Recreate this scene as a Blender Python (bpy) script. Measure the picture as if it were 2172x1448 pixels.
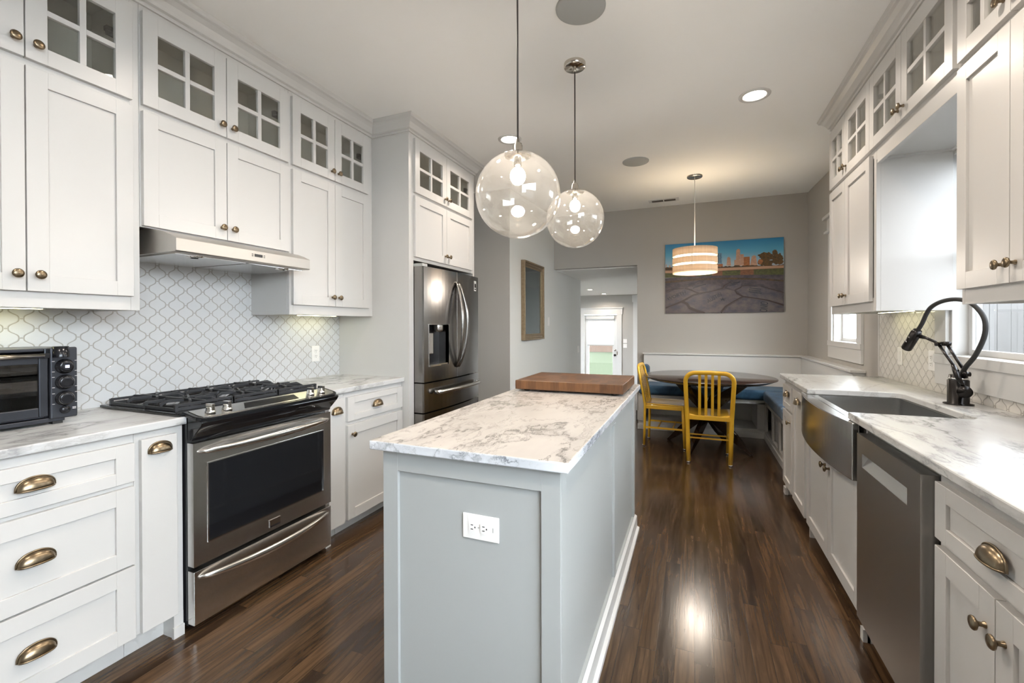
import bpy, math, random
from mathutils import Vector, Matrix
random.seed(7)
S = bpy.context.scene
C = S.collection
for o in list(bpy.data.objects): bpy.data.objects.remove(o)

# ------------------------------------------------------------------ camera
FOC, YAW, PIT, ROL, CY, H = 948.16, .38707, .005764, .0025974, 724-28.39, 1.29
cp, sp, ca, sa = math.cos(PIT), math.sin(PIT), math.cos(YAW), math.sin(YAW)
F = Vector((-sa*cp, ca*cp, -sp)); R = Vector((ca, sa, 0)); D = F.cross(R)
cr, sr = math.cos(ROL), math.sin(ROL)
R2 = R*cr + D*sr; D2 = -R*sr + D*cr
cam = bpy.data.cameras.new('camera'); cam.sensor_width = 36; cam.lens = FOC/2172*36
cam.shift_y = -(724-CY)/2172; cam.clip_start = .02; cam.clip_end = 200
co = bpy.data.objects.new('camera', cam); C.objects.link(co)
m = Matrix((R2, -D2, -F)).transposed().to_4x4(); m.translation = Vector((0, 0, H)); co.matrix_world = m
S.camera = co
# ------------------------------------------------------------------ world, exposure
W = bpy.data.worlds.new('daylight'); S.world = W; W.use_nodes = True
bg = W.node_tree.nodes['Background']; bg.inputs[0].default_value = (.86, .93, 1, 1); bg.inputs[1].default_value = 15.0
S.view_settings.view_transform = 'Standard'; S.view_settings.look = 'None'
S.view_settings.exposure = 0.77; S.view_settings.gamma = 1; S.view_settings.use_curve_mapping = False
CAN_W, CAN_COL = 7, (1, .87, .74)

# ------------------------------------------------------------------ materials
M = {}
def mat(name, col, rough=.5, metal=0, **kw):
    m = bpy.data.materials.new(name); m.use_nodes = True
    b = m.node_tree.nodes['Principled BSDF']
    b.inputs['Base Color'].default_value = (*col, 1); b.inputs['Roughness'].default_value = rough
    b.inputs['Metallic'].default_value = metal
    for k, v in kw.items(): b.inputs[k.replace('_', ' ')].default_value = v
    M[name] = m; return m
class NT:
    def __init__(s, m): s.t = m.node_tree; s.b = s.t.nodes.get('Principled BSDF')
    def n(s, typ, **kw):
        x = s.t.nodes.new('ShaderNode'+typ)
        for k, v in kw.items(): setattr(x, k, v)
        return x
    def l(s, a, b): s.t.links.new(a, b)
    def val(s, i, v):
        if hasattr(v, 'is_output'): s.l(v, i)
        else: i.default_value = v
    def math(s, op, a, b=0.0, c=0.0):
        x = s.n('Math', operation=op); s.val(x.inputs[0], a); s.val(x.inputs[1], b)
        if op in('MULTIPLY_ADD', 'WRAP', 'PINGPONG', 'COMPARE'): s.val(x.inputs[2], c)
        return x.outputs[0]
    def co(s, scale=(1, 1, 1), rot=(0, 0, 0)):
        t = s.n('TexCoord'); mp = s.n('Mapping'); mp.inputs['Scale'].default_value = scale; mp.inputs['Rotation'].default_value = rot
        s.l(t.outputs['Object'], mp.inputs[0]); return mp.outputs[0]
    def noise(s, v, scale=5, detail=4, rough=.55, dist=0):
        x = s.n('TexNoise'); s.l(v, x.inputs['Vector']); x.inputs['Scale'].default_value = scale
        x.inputs['Detail'].default_value = detail; x.inputs['Roughness'].default_value = rough; x.inputs['Distortion'].default_value = dist
        return x.outputs[0]
    def ramp(s, f, stops):
        r = s.n('ValToRGB'); s.l(f, r.inputs[0]); e = r.color_ramp.elements
        while len(e) < len(stops): e.new(.5)
        for i, (p, c) in enumerate(stops):
            e[i].position = p; e[i].color = (*c, 1) if len(c) == 3 else c
        return r.outputs[0]
    def mix(s, f, a, b, bt='MIX'):
        x = s.n('Mix', data_type='RGBA', blend_type=bt); s.val(x.inputs[0], f)
        for i, v in((6, a), (7, b)):
            if hasattr(v, 'is_output'): s.l(v, x.inputs[i])
            else: x.inputs[i].default_value = (*v, 1)
        return x.outputs[2]
    def bump(s, h, st=.1, dist=.01):
        x = s.n('Bump'); x.inputs['Strength'].default_value = st; x.inputs['Distance'].default_value = dist
        s.l(h, x.inputs['Height']); s.l(x.outputs[0], s.b.inputs['Normal'])
def g(v): return (v, v, v)

def paint(name, col, rough, bump=.03, sc=90):
    m = mat(name, col, rough); t = NT(m); v = t.co()
    t.l(t.mix(t.noise(v, 3, 3), tuple(c*.985 for c in col), tuple(min(1, c*1.01) for c in col)), t.b.inputs['Base Color'])
    t.bump(t.noise(v, sc, 2), bump, .002)
paint('cab', (.565, .556, .540), .32)
paint('trimw', (.64, .64, .63), .35)
paint('ceil', (.90, .90, .885), .8, .08, 60)
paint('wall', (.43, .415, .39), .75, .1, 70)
paint('litwall', (.70, .71, .69), .75, .1, 70)  # paler copy of the wall paint; daylight on that face put into the colour
paint('island', (.385, .40, .395), .4)
paint('cabin', (.66, .63, .58), .5)
mat('plastic', (.82, .81, .79), .3)
mat('slot', (.03, .03, .03), .5)
mat('black', (.012, .013, .016), .25)
mat('blackgloss', (.008, .009, .011), .06)
mat('blackmetal', (.02, .021, .024), .28, .6)
mat('iron', (.022, .024, .028), .45)
mat('chrome', (.75, .74, .72), .12, 1)
mat('nickel', (.60, .56, .50), .18, 1)
mat('bronze', (.03, .028, .028), .25, .8)
mat('speaker', (.40, .41, .40), .8)
mat('rubber', (.02, .02, .02), .6)
mat('ventdark', (.10, .09, .08), .7)
mat('yellow', (.74, .43, .03), .30, .15, Coat_Weight=.3)
mat('cord', (.03, .022, .02), .5)
mat('whitecord', (.75, .74, .72), .5)
mat('shade_screen', (.85, .85, .85), .8, Transmission_Weight=0)
mat('mirrordark', (.10, .125, .13), .12, .5)
mat('toaster', (.055, .06, .072), .3, .75)
mat('toasterblack', (.015, .016, .02), .2, .3)
m = mat('brass', (.28, .21, .13), .30, 1); t = NT(m); v = t.co()
t.l(t.mix(t.noise(v, 60, 3), (.15, .115, .075), (.30, .235, .155)), t.b.inputs['Base Color'])
m = mat('gilt', (.30, .22, .13), .4, .6); t = NT(m); v = t.co()
t.l(t.mix(t.noise(v, 40, 3), (.20, .14, .08), (.38, .30, .20)), t.b.inputs['Base Color'])

def steel(name, col, rough, axis, metal=1):
    m = mat(name, col, rough, metal); t = NT(m)
    sc = [90, 90, 90]; sc[axis] = 1.2
    v = t.co(tuple(sc)); n = t.noise(v, 1, 2)

steel('steel', (.66, .65, .63), .24, 1)
steel('hoodsteel', (.50, .48, .45), .40, 1)
steel('steeldark', (.44, .43, .415), .30, 1)
steel('steelv', (.27, .258, .245), .20, 2)
steel('fridgeside', (.50, .49, .47), .35, 2)
steel('sinksteel', (.58, .58, .57), .21, 1)

def marble(name, base, warm, vein, sc, rot, v2):
    m = mat(name, base, .24, Specular_IOR_Level=.32); t = NT(m)
    v = t.co((1.0, .38, 1.0), (0, 0, rot))
    w = t.noise(v, 3*sc, 7, .62)
    add = t.n('VectorMath', operation='MULTIPLY_ADD'); cmb = t.n('CombineXYZ')
    for i in range(3): t.l(w, cmb.inputs[i])
    t.l(cmb.outputs[0], add.inputs[0]); add.inputs[1].default_value = (.5, .5, .5); t.l(v, add.inputs[2])
    n1 = t.noise(add.outputs[0], 1.3*sc, 5, .52, .35)
    d1 = t.math('ABSOLUTE', t.math('SUBTRACT', n1, .5))
    veins = t.ramp(d1, [(0, g(1)), (.008, g(.5)), (.028, g(.12)), (.08, g(0))])
    n2 = t.noise(add.outputs[0], 3.0*sc, 5, .5, .5)
    d2 = t.math('ABSOLUTE', t.math('SUBTRACT', n2, .5))
    thin = t.ramp(d2, [(0, g(.7)), (.008, g(.35)), (.028, g(0))])
    cl = t.ramp(t.noise(v, 1.6*sc, 4), [(.40, g(0)), (.68, g(1))])
    c = t.mix(cl, base, warm)
    c = t.mix(t.math('MULTIPLY', veins, t.math('MULTIPLY_ADD', cl, .5, .6)), c, vein)
    c = t.mix(t.math('MULTIPLY', thin, .75), c, v2)
    t.l(c, t.b.inputs['Base Color'])
marble('marble', (.58, .59, .59), (.46, .46, .455), (.15, .155, .16), 1.7, .55, (.34, .33, .32))
marble('marbleisl', (.52, .485, .45), (.44, .41, .38), (.13, .122, .118), 2.3, .9, (.19, .178, .168))
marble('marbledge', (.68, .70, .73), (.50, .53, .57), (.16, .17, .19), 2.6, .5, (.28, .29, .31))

# floor: stained oak strips running in depth
m = mat('oak', (.1, .05, .03), .2); t = NT(m)
tc = t.n('TexCoord'); sx = t.n('SeparateXYZ'); t.l(tc.outputs['Object'], sx.inputs[0])
PW = .070
col = t.math('FLOOR', t.math('DIVIDE', sx.outputs[0], PW))
wn = t.n('TexWhiteNoise', noise_dimensions='1D'); t.l(col, wn.inputs['W'])
yy = t.math('ADD', t.math('DIVIDE', sx.outputs[1], 1.05), t.math('MULTIPLY', wn.outputs[0], 7.3))
row = t.math('FLOOR', yy)
cb = t.n('CombineXYZ'); t.l(col, cb.inputs[0]); t.l(row, cb.inputs[1])
w2 = t.n('TexWhiteNoise', noise_dimensions='2D'); t.l(cb.outputs[0], w2.inputs['Vector'])
cv = t.n('CombineXYZ'); t.l(sx.outputs[0], cv.inputs[0]); t.l(t.math('MULTIPLY', sx.outputs[1], .10), cv.inputs[1])
t.l(t.math('MULTIPLY', w2.outputs[0], 40), cv.inputs[2])
g1 = t.noise(cv.outputs[0], 26, 5, .6, .5)
wv = t.n('TexWave', wave_type='BANDS', bands_direction='X'); t.l(cv.outputs[0], wv.inputs[0])
wv.inputs['Scale'].default_value = 11; wv.inputs['Distortion'].default_value = 14; wv.inputs['Detail'].default_value = 3; wv.inputs['Detail Scale'].default_value = 1.1
cf = t.n('CombineXYZ'); t.l(t.math('MULTIPLY', sx.outputs[0], 260), cf.inputs[0]); t.l(t.math('MULTIPLY', sx.outputs[1], 9), cf.inputs[1]); t.l(w2.outputs[0], cf.inputs[2])
fine = t.noise(cf.outputs[0], 1, 3, .6)
c = t.mix(w2.outputs[0], (.026, .015, .009), (.088, .050, .025))
c = t.mix(t.ramp(g1, [(.45, g(0)), (.70, g(.55))]), c, (.155, .088, .042))
c = t.mix(t.ramp(wv.outputs[1], [(.0, g(.42)), (.30, g(.12)), (.5, g(0))]), c, (.020, .011, .008))
c = t.mix(t.ramp(fine, [(.45, g(0)), (.7, g(.30))]), c, (.028, .015, .010))
fx = t.math('FRACT', t.math('DIVIDE', sx.outputs[0], PW)); ex = t.math('MINIMUM', fx, t.math('SUBTRACT', 1.0, fx))
fy = t.math('FRACT', yy); ey = t.math('MULTIPLY', t.math('MINIMUM', fy, t.math('SUBTRACT', 1.0, fy)), 15)
gap = t.math('LESS_THAN', t.math('MINIMUM', ex, ey), .012)
c = t.mix(t.math('MULTIPLY', gap, .8), c, (.008, .004, .003))
t.l(c, t.b.inputs['Base Color']); t.l(t.math('MULTIPLY_ADD', g1, .14, .13), t.b.inputs['Roughness'])
t.bump(t.math('SUBTRACT', t.math('ADD', t.math('MULTIPLY', fine, .25), t.math('MULTIPLY', g1, .4)), gap), .10, .004)

# arabesque tile; pattern in the Y (along wall), Z plane
def tile(name, col, y0):
    m = mat(name, col, .10); t = NT(m)
    tc = t.n('TexCoord'); s = t.n('SeparateXYZ'); t.l(tc.outputs['Object'], s.inputs[0])
    HP, V = .046, .080
    u = t.math('DIVIDE', t.math('SUBTRACT', s.outputs[1], y0), HP)
    w = t.math('DIVIDE', t.math('SUBTRACT', s.outputs[2], 1.323), V)
    ci = t.math('ROUND', u)                       # column index, dash lies on column centre
    par = t.math('FLOORED_MODULO', ci, 2.0)
    w2 = t.math('SUBTRACT', w, t.math('MULTIPLY', par, .5))
    # half width of the tile column measured from this column's centre: narrow at dash height
    cs = t.math('COSINE', t.math('MULTIPLY', w2, 2*math.pi))
    cs = t.math('SUBTRACT', cs, t.math('MULTIPLY', t.math('COSINE', t.math('MULTIPLY', w2, 6*math.pi)), .10))
    hw = t.math('SUBTRACT', .5, t.math('MULTIPLY', cs, .37))
    du = t.math('ABSOLUTE', t.math('SUBTRACT', u, ci))
    # neighbours' boundaries also reach into this cell
    d1 = t.math('ABSOLUTE', t.math('SUBTRACT', du, hw))
    sn = t.math('ABSOLUTE', t.math('SINE', t.math('MULTIPLY', w2, 2*math.pi)))
    slope = t.math('SQRT', t.math('ADD', 1.0, t.math('POWER', t.math('MULTIPLY', sn, 1.45), 2.0)))
    dist = t.math('DIVIDE', t.math('MULTIPLY', d1, HP), slope)
    # boundary of neighbour column inside this cell
    du2 = t.math('SUBTRACT', 1.0, du)
    hw2 = t.math('ADD', .5, t.math('MULTIPLY', cs, .37))
    d2 = t.math('DIVIDE', t.math('MULTIPLY', t.math('ABSOLUTE', t.math('SUBTRACT', du2, hw2)), HP), slope)
    dist = t.math('MINIMUM', dist, d2)
    fw = t.math('MULTIPLY', t.math('ABSOLUTE', t.math('SUBTRACT', w2, t.math('ROUND', w2))), V)
    ind = t.math('ADD', fw, t.math('MULTIPLY', t.math('GREATER_THAN', du, .11), 1.0))
    dist = t.math('MINIMUM', dist, ind)
    gr = t.ramp(t.math('MULTIPLY', dist, 100.0), [(.15, g(1)), (.24, g(0))])
    t.l(t.mix(gr, col, (.36, .345, .32)), t.b.inputs['Base Color'])
    t.l(t.math('MULTIPLY_ADD', gr, .6, .10), t.b.inputs['Roughness'])
    hh = t.ramp(t.math('MULTIPLY', dist, 100.0), [(.12, g(0)), (.45, g(1))])
    wob = t.noise(tc.outputs['Object'], 30, 2)
    t.bump(t.math('ADD', hh, t.math('MULTIPLY', wob, .35)), .45, .002)
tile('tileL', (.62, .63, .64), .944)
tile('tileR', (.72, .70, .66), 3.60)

def woodm(name, a, b, rough, sc, coat=0, axis=0):
    m = mat(name, a, rough, Coat_Weight=coat); t = NT(m)
    s = [14*sc]*3; s[axis] = 1.2*sc
    v = t.co(tuple(s)); n = t.noise(v, 3, 6, .6, .6)
    t.l(t.ramp(n, [(.3, a), (.7, b)]), t.b.inputs['Base Color'])
woodm('walnut', (.012, .006, .004), (.032, .016, .010), .16, 1, .2)
# butcher block: staggered end blocks
m = mat('block', (.25, .1, .04), .35); t = NT(m)
v = t.co(); br = t.n('TexBrick'); t.l(v, br.inputs[0]); br.offset = .5
br.inputs['Color1'].default_value = (.055, .023, .010, 1); br.inputs['Color2'].default_value = (.21, .098, .042, 1); br.inputs['Mortar'].default_value = (.10, .04, .018, 1)
br.inputs['Scale'].default_value = 1; br.inputs['Mortar Size'].default_value = .0006; br.inputs['Brick Width'].default_value = .045; br.inputs['Row Height'].default_value = .09; br.inputs['Bias'].default_value = -.1
t.l(t.mix(.38, br.outputs[0], t.ramp(t.noise(t.co((30, 30, 4)), 3, 5), [(.3, (.06, .027, .012)), (.7, (.20, .092, .038))])), t.b.inputs['Base Color'])
m = mat('velvet', (.02, .07, .15), .75, Sheen_Weight=.12); t = NT(m); v = t.co((1, 1, 1))
t.l(t.mix(t.ramp(t.noise(v, 5, 4, .6, .8), [(.35, g(0)), (.7, g(1))]), (.010, .040, .090), (.035, .105, .185)), t.b.inputs['Base Color'])
t.bump(t.noise(t.co((3, 6, 3)), 3, 4), .25, .02)
m = mat('fabric', (.62, .54, .44), .8); t = NT(m); v = t.co((1, 1, 1))
t.bump(t.noise(t.co((400, 400, 400)), 1, 2), .2, .001)
m = mat('grass', (.32, .42, .20), .9, Specular_IOR_Level=0); t = NT(m); v = t.co()
t.l(t.mix(t.noise(v, 2.5, 8, .7), (.028, .034, .022), (.040, .044, .031)), t.b.inputs['Base Color'])
m = mat('fence', (.3, .29, .28), .85, Specular_IOR_Level=0); t = NT(m); v = t.co((6, 6, .7))
t.l(t.mix(t.noise(v, 3, 5, .65), (.17, .168, .165), (.28, .277, .275)), t.b.inputs['Base Color'])
m = mat('fencered', (.35, .2, .15), .85, Specular_IOR_Level=0); t = NT(m); v = t.co((2, 2, .5))
t.l(t.mix(t.noise(v, 3, 5), (.055, .038, .030), (.075, .053, .041)), t.b.inputs['Base Color'])

def glass(name, tint, gl=1.0, haze=0.0, ior=1.5):
    m = bpy.data.materials.new(name); m.use_nodes = True; tr = m.node_tree; tr.nodes.clear(); t = NT(m)
    out = t.n('OutputMaterial'); tp = t.n('BsdfTransparent'); tp.inputs[0].default_value = (*tint, 1)
    gs = t.n('BsdfGlossy'); gs.inputs['Roughness'].default_value = .01; gs.inputs[0].default_value = (1, 1, 1, 1)
    fr = t.n('Fresnel'); gm = t.n('NewGeometry'); t.l(t.math('MULTIPLY_ADD', gm.outputs['Backfacing'], 1/ior-ior, ior), fr.inputs[0])
    mx = t.n('MixShader'); t.l(t.math('MULTIPLY', fr.outputs[0], gl), mx.inputs[0]); t.l(tp.outputs[0], mx.inputs[1]); t.l(gs.outputs[0], mx.inputs[2])
    o = mx.outputs[0]
    if haze:
        df = t.n('BsdfDiffuse'); df.inputs[0].default_value = (.9, .88, .85, 1); m2 = t.n('MixShader'); m2.inputs[0].default_value = haze
        t.l(o, m2.inputs[1]); t.l(df.outputs[0], m2.inputs[2]); o = m2.outputs[0]
    t.l(o, out.inputs[0]); M[name] = m
glass('pane', (.97, .98, .98)); glass('panedim', (.62, .62, .62)); glass('cabglass', (.93, .94, .92), 1.3); glass('globe', (.97, .965, .95), 1.0, .02)  # the grey pane tint is only there to dim daylight at the sink window
glass('ovenglass', (.55, .58, .60), 1.4)
def emit(name, col, st):
    m = bpy.data.materials.new(name); m.use_nodes = True; b = m.node_tree.nodes['Principled BSDF']
    b.inputs['Base Color'].default_value = (*col, 1); b.inputs['Emission Color'].default_value = (*col, 1); b.inputs['Emission Strength'].default_value = st; M[name] = m
emit('canlens', (1, .90, .80), 12); emit('bulb', (1, .89, .78), 150); emit('drumglow', (1, .90, .74), 3.0)
emit('led', (1, .93, .55), 8); emit('display', (.55, .6, 1), 1.5)
m = bpy.data.materials.new('blind'); m.use_nodes = True; t = NT(m); m.node_tree.nodes.clear()
o_ = t.n('OutputMaterial'); a_ = t.n('BsdfDiffuse'); b_ = t.n('BsdfTranslucent'); x_ = t.n('MixShader'); x_.inputs[0].default_value = .04
a_.inputs[0].default_value = b_.inputs[0].default_value = (.85, .85, .84, 1); t.l(a_.outputs[0], x_.inputs[1]); t.l(b_.outputs[0], x_.inputs[2]); t.l(x_.outputs[0], o_.inputs[0]); M['blind'] = m
m = bpy.data.materials.new('drumfab'); m.use_nodes = True; t = NT(m); m.node_tree.nodes.clear()
o_ = t.n('OutputMaterial'); a_ = t.n('BsdfDiffuse'); b_ = t.n('BsdfTranslucent'); x_ = t.n('MixShader'); x_.inputs[0].default_value = .42
nz = t.mix(t.noise(t.co((1, 1, .02)), 90, 3), (.56, .45, .34), (.78, .67, .54))
t.l(nz, a_.inputs[0]); t.l(nz, b_.inputs[0]); t.l(a_.outputs[0], x_.inputs[1]); t.l(b_.outputs[0], x_.inputs[2]); t.l(x_.outputs[0], o_.inputs[0]); M['drumfab'] = m

# ------------------------------------------------------------------ mesh builder
class MB:
    def __init__(s): s.v = []; s.f = []; s.m = []; s.smooth = []
    def add(s, vs, fs, mi=0, sm=False):
        b = len(s.v); s.v += [tuple(v) for v in vs]
        for f in fs: s.f.append([i+b for i in f]); s.m.append(mi); s.smooth.append(sm)
        return s
    def box(s, x0, x1, y0, y1, z0, z1, mi=0):
        x0, x1 = sorted((x0, x1)); y0, y1 = sorted((y0, y1)); z0, z1 = sorted((z0, z1))
        return s.add([(x0, y0, z0), (x1, y0, z0), (x1, y1, z0), (x0, y1, z0), (x0, y0, z1), (x1, y0, z1), (x1, y1, z1), (x0, y1, z1)],
                     [(0, 3, 2, 1), (4, 5, 6, 7), (0, 1, 5, 4), (1, 2, 6, 5), (2, 3, 7, 6), (3, 0, 4, 7)], mi)
    def prism(s, poly, a, b, ax='z', mi=0, sm=False):
        # poly: list of 2D; ax: extrusion axis
        def P(p, h): return {'z': (p[0], p[1], h), 'y': (p[0], h, p[1]), 'x': (h, p[0], p[1])}[ax]
        n = len(poly); vs = [P(p, a) for p in poly]+[P(p, b) for p in poly]
        ar = sum(poly[i][0]*poly[(i+1) % n][1]-poly[(i+1) % n][0]*poly[i][1] for i in range(n))
        flip = (ar < 0) ^ (b < a) ^ (ax == 'y')
        fs = [(i, (i+1) % n, n+(i+1) % n, n+i) for i in range(n)]; caps = [tuple(range(n))[::-1], tuple(range(n, 2*n))]
        if flip: fs = [f[::-1] for f in fs]; caps = [c[::-1] for c in caps]
        base = len(s.v); s.v += vs
        for f in fs: s.f.append([i+base for i in f]); s.m.append(mi); s.smooth.append(sm)
        for f in caps: s.f.append([i+base for i in f]); s.m.append(mi); s.smooth.append(False)
        return s
    def lathe(s, prof, c=(0, 0, 0), axis='z', n=32, mi=0, sx=1, sy=1):
        def P(r, h, a):
            x, y = r*math.cos(a)*sx, r*math.sin(a)*sy
            p = {'z': (x, y, h), 'x': (h, x, y), '-x': (-h, -x, y), 'y': (y, h, x), '-y': (-y, -h, x), '-z': (x, -y, -h)}[axis]
            return (p[0]+c[0], p[1]+c[1], p[2]+c[2])
        vs = [P(r, h, 2*math.pi*k/n) for r, h in prof for k in range(n)]; fs = []
        for i in range(len(prof)-1):
            for k in range(n):
                k2 = (k+1) % n; fs.append((i*n+k, i*n+k2, (i+1)*n+k2, (i+1)*n+k))
        s.add(vs, fs, mi, True)
        return s
    def disc(s, r, h, c=(0, 0, 0), n=32, mi=0, up=True):
        vs = [(c[0]+r*math.cos(2*math.pi*k/n), c[1]+r*math.sin(2*math.pi*k/n), h+c[2]) for k in range(n)]
        return s.add(vs, [tuple(range(n)) if up else tuple(range(n))[::-1]], mi)
    def tube(s, pts, rx, ry=None, n=10, mi=0, up=(0, 0, 1), cap=True, sm=True):
        pts = [Vector(p) for p in pts]; N = len(pts)
        rxs = rx if isinstance(rx, (list, tuple)) else [rx]*N
        rys = (ry if isinstance(ry, (list, tuple)) else [ry]*N) if ry is not None else rxs
        T = []
        for i in range(N):
            a = pts[max(0, i-1)]; b = pts[min(N-1, i+1)]; T.append((b-a).normalized())
        u = Vector(up)
        if abs(u.dot(T[0])) > .95: u = Vector((0, 1, 0)) if abs(T[0].y) < .9 else Vector((1, 0, 0))
        A = (u-T[0]*u.dot(T[0])).normalized(); rings = []
        for i in range(N):
            A = (A-T[i]*A.dot(T[i])).normalized(); B = T[i].cross(A); r = []
            for k in range(n):
                a = 2*math.pi*(k+.5)/n; r.append(pts[i]+A*(math.cos(a)*rys[i])+B*(math.sin(a)*rxs[i]))
            rings.append(r)
        fs = []
        for i in range(N-1):
            for k in range(n): k2 = (k+1) % n; fs.append((i*n+k, i*n+k2, (i+1)*n+k2, (i+1)*n+k))
        if cap: fs += [tuple(range(n))[::-1], tuple(range((N-1)*n, N*n))]
        return s.add([p for r in rings for p in r], fs, mi, sm and n > 4)
    def bar(s, a, b, w, h, mi=0, up=(0, 0, 1)):   # rectangular bar
        q = 2**.5; return s.tube([a, b], w/2*q, h/2*q, 4, mi, up)
    def sphere(s, c, r, n=32, k=16, mi=0, sz=1, lo=-90, hi=90):
        prof = [(r*math.cos(math.radians(lo+(hi-lo)*i/k)), r*sz*math.sin(math.radians(lo+(hi-lo)*i/k))) for i in range(k+1)]
        return s.lathe(prof, c, 'z', n, mi)
def mesh_obj(name, mb, mats, parent=None, loc=(0, 0, 0), bevel=0, seg=2, solid=0, sub=0):
    if isinstance(mats, str): mats = [mats]
    me = bpy.data.meshes.new(name); L = Vector(loc)
    me.from_pydata([Vector(v)-L for v in mb.v], [], mb.f)
    for x in mats: me.materials.append(M[x])
    me.polygons.foreach_set('material_index', mb.m); me.polygons.foreach_set('use_smooth', mb.smooth); me.update()
    o = bpy.data.objects.new(name, me); C.objects.link(o)
    if solid: md = o.modifiers.new('solid', 'SOLIDIFY'); md.thickness = solid; md.offset = 0
    if bevel:
        md = o.modifiers.new('bevel', 'BEVEL'); md.width = bevel; md.segments = seg; md.limit_method = 'ANGLE'; md.angle_limit = math.radians(35); md.harden_normals = False
    if sub: md = o.modifiers.new('sub', 'SUBSURF'); md.levels = md.render_levels = sub
    if parent is not None: o.parent = parent
    else: o.location = L
    return o
ROOT = {}
def tag(o, label=None, cat=None, group=None, kind=None):
    if label: o['label'] = label
    if cat: o['category'] = cat
    if group: o['group'] = group
    if kind: o['kind'] = kind
    return o
def thing(name, label, cat, loc, group=None, rz=0):
    o = bpy.data.objects.new(name, None); C.objects.link(o); o.location = loc; o.rotation_euler = (0, 0, rz)
    o.empty_display_size = .05; ROOT[o.name] = Vector(loc); return tag(o, label, cat, group)
def rootof(p):
    while p.parent: p = p.parent
    return p
def part(name, mb, mats, parent, label=None, **kw):   # vertices in world coordinates (thing unrotated)
    o = mesh_obj(name, mb, mats, parent, ROOT[rootof(parent).name], **kw)
    if label: o['label'] = label
    return o
def single(name, mb, mats, label, cat, loc, group=None, kind=None, **kw):
    return tag(mesh_obj(name, mb, mats, None, loc, **kw), label, cat, group, kind)
def struct(name, mb, mats, **kw):
    o = mesh_obj(name, mb, mats, None, (0, 0, 0), **kw); o['kind'] = 'structure'; ROOT[o.name] = Vector((0, 0, 0)); return o
def emptystruct(name, loc):
    o = bpy.data.objects.new(name, None); C.objects.link(o); o.location = loc; o['kind'] = 'structure'; ROOT[o.name] = Vector(loc); return o
def copytree(o, parent=None):
    c = o.copy(); C.objects.link(c); c.parent = parent
    for ch in list(o.children): copytree(ch, c)
    if o.name in ROOT: ROOT[c.name] = ROOT[o.name].copy()
    return c

# ================================================================== SETTING
XL, XR, YB, ZC = -2.58, 1.26, 6.30, 2.80
b = MB(); b.box(-2.75, 1.42, -2.4, 7.95, -.08, 0); struct('floor', b, 'oak')
b = MB(); b.box(-4.6, -.5, 7.95, 12.1, -.56, -.48); b.box(-4.6, -.5, 7.93, 7.95, -.48, -.08); struct('floor_sunken', b, 'oak')
b = MB(); b.prism([(-2.4, 2.80), (4.3, 2.80), (6.3, 2.875), (6.42, 2.875), (6.42, 3.0), (-2.4, 3.0)], -2.75, 1.42, 'x'); struct('ceiling', b, 'ceil')
b = MB(); b.box(-4.6, -.5, 6.42, 12.1, 2.10, 2.2); struct('ceiling_hall', b, 'ceil')
b = MB(); b.box(-2.72, XL, -2.4, 4.6, 0, 2.80); struct('wall_left', b, 'wall')
b = MB(); b.box(-2.58, -1.90, 4.6, 6.42, 0, 2.874); b.box(-2.58, -1.90, 6.42, 7.95, 0, 2.1); b.m[3] = b.m[9] = 1; struct('wall_hall', b, ['wall', 'litwall'])
b = MB(); b.box(-1.9, -.72, YB, 6.42, 2.11, 2.875); b.box(-.72, 1.42, YB, 6.42, 0, 2.875); struct('wall_back', b, 'wall')
# right wall with two visible windows and a wide unseen one added for side light
W1, W2, W_ADDED = (2.22, 3.08, 1.13, 2.20), (4.50, 5.23, 1.135, 2.10), (-1.6, .85, 1.0, 2.5)
b = MB(); ys = [-2.4]
for (a, c, lo, hi) in (W_ADDED, W1, W2):
    b.box(XR, 1.38, ys[-1], a, 0, 2.87); b.box(XR, 1.38, a, c, 0, lo); b.box(XR, 1.38, a, c, hi, 2.87); ys.append(c)
b.box(XR, 1.38, ys[-1], 6.42, 0, 2.87); struct('wall_right', b, 'wall')
b = MB(); b.box(-2.75, 1.42, -2.4, -2.3, 0, 2.8); struct('wall_rear', b, 'wall')
# sunken room beyond the opening
b = MB(); b.box(-.62, -.5, 6.42, 12.2, -.5, 2.1); struct('wall_room_right', b, 'wall')
b = MB(); b.box(-4.7, -4.6, 7.95, 8.1, -.5, 2.1); b.box(-4.7, -4.6, 10.2, 12.2, -.5, 2.1); b.box(-4.7, -4.6, 8.1, 10.2, -.5, .1); b.box(-4.7, -4.6, 8.1, 10.2, 1.95, 2.1); struct('wall_room_left', b, 'wall')  # opening in this unseen wall added to let daylight into the room
b = MB(); b.box(-4.6, -2.58, 7.85, 7.95, -.5, 2.1); struct('wall_room_front', b, 'wall')
DY = 12.1
b = MB(); b.box(-4.6, -2.80, DY, 12.22, -.5, 2.1); b.box(-1.90, -.5, DY, 12.22, -.5, 2.1); b.box(-2.80, -1.90, DY, 12.22, 1.585, 2.1); struct('wall_far', b, 'wall')

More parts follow.
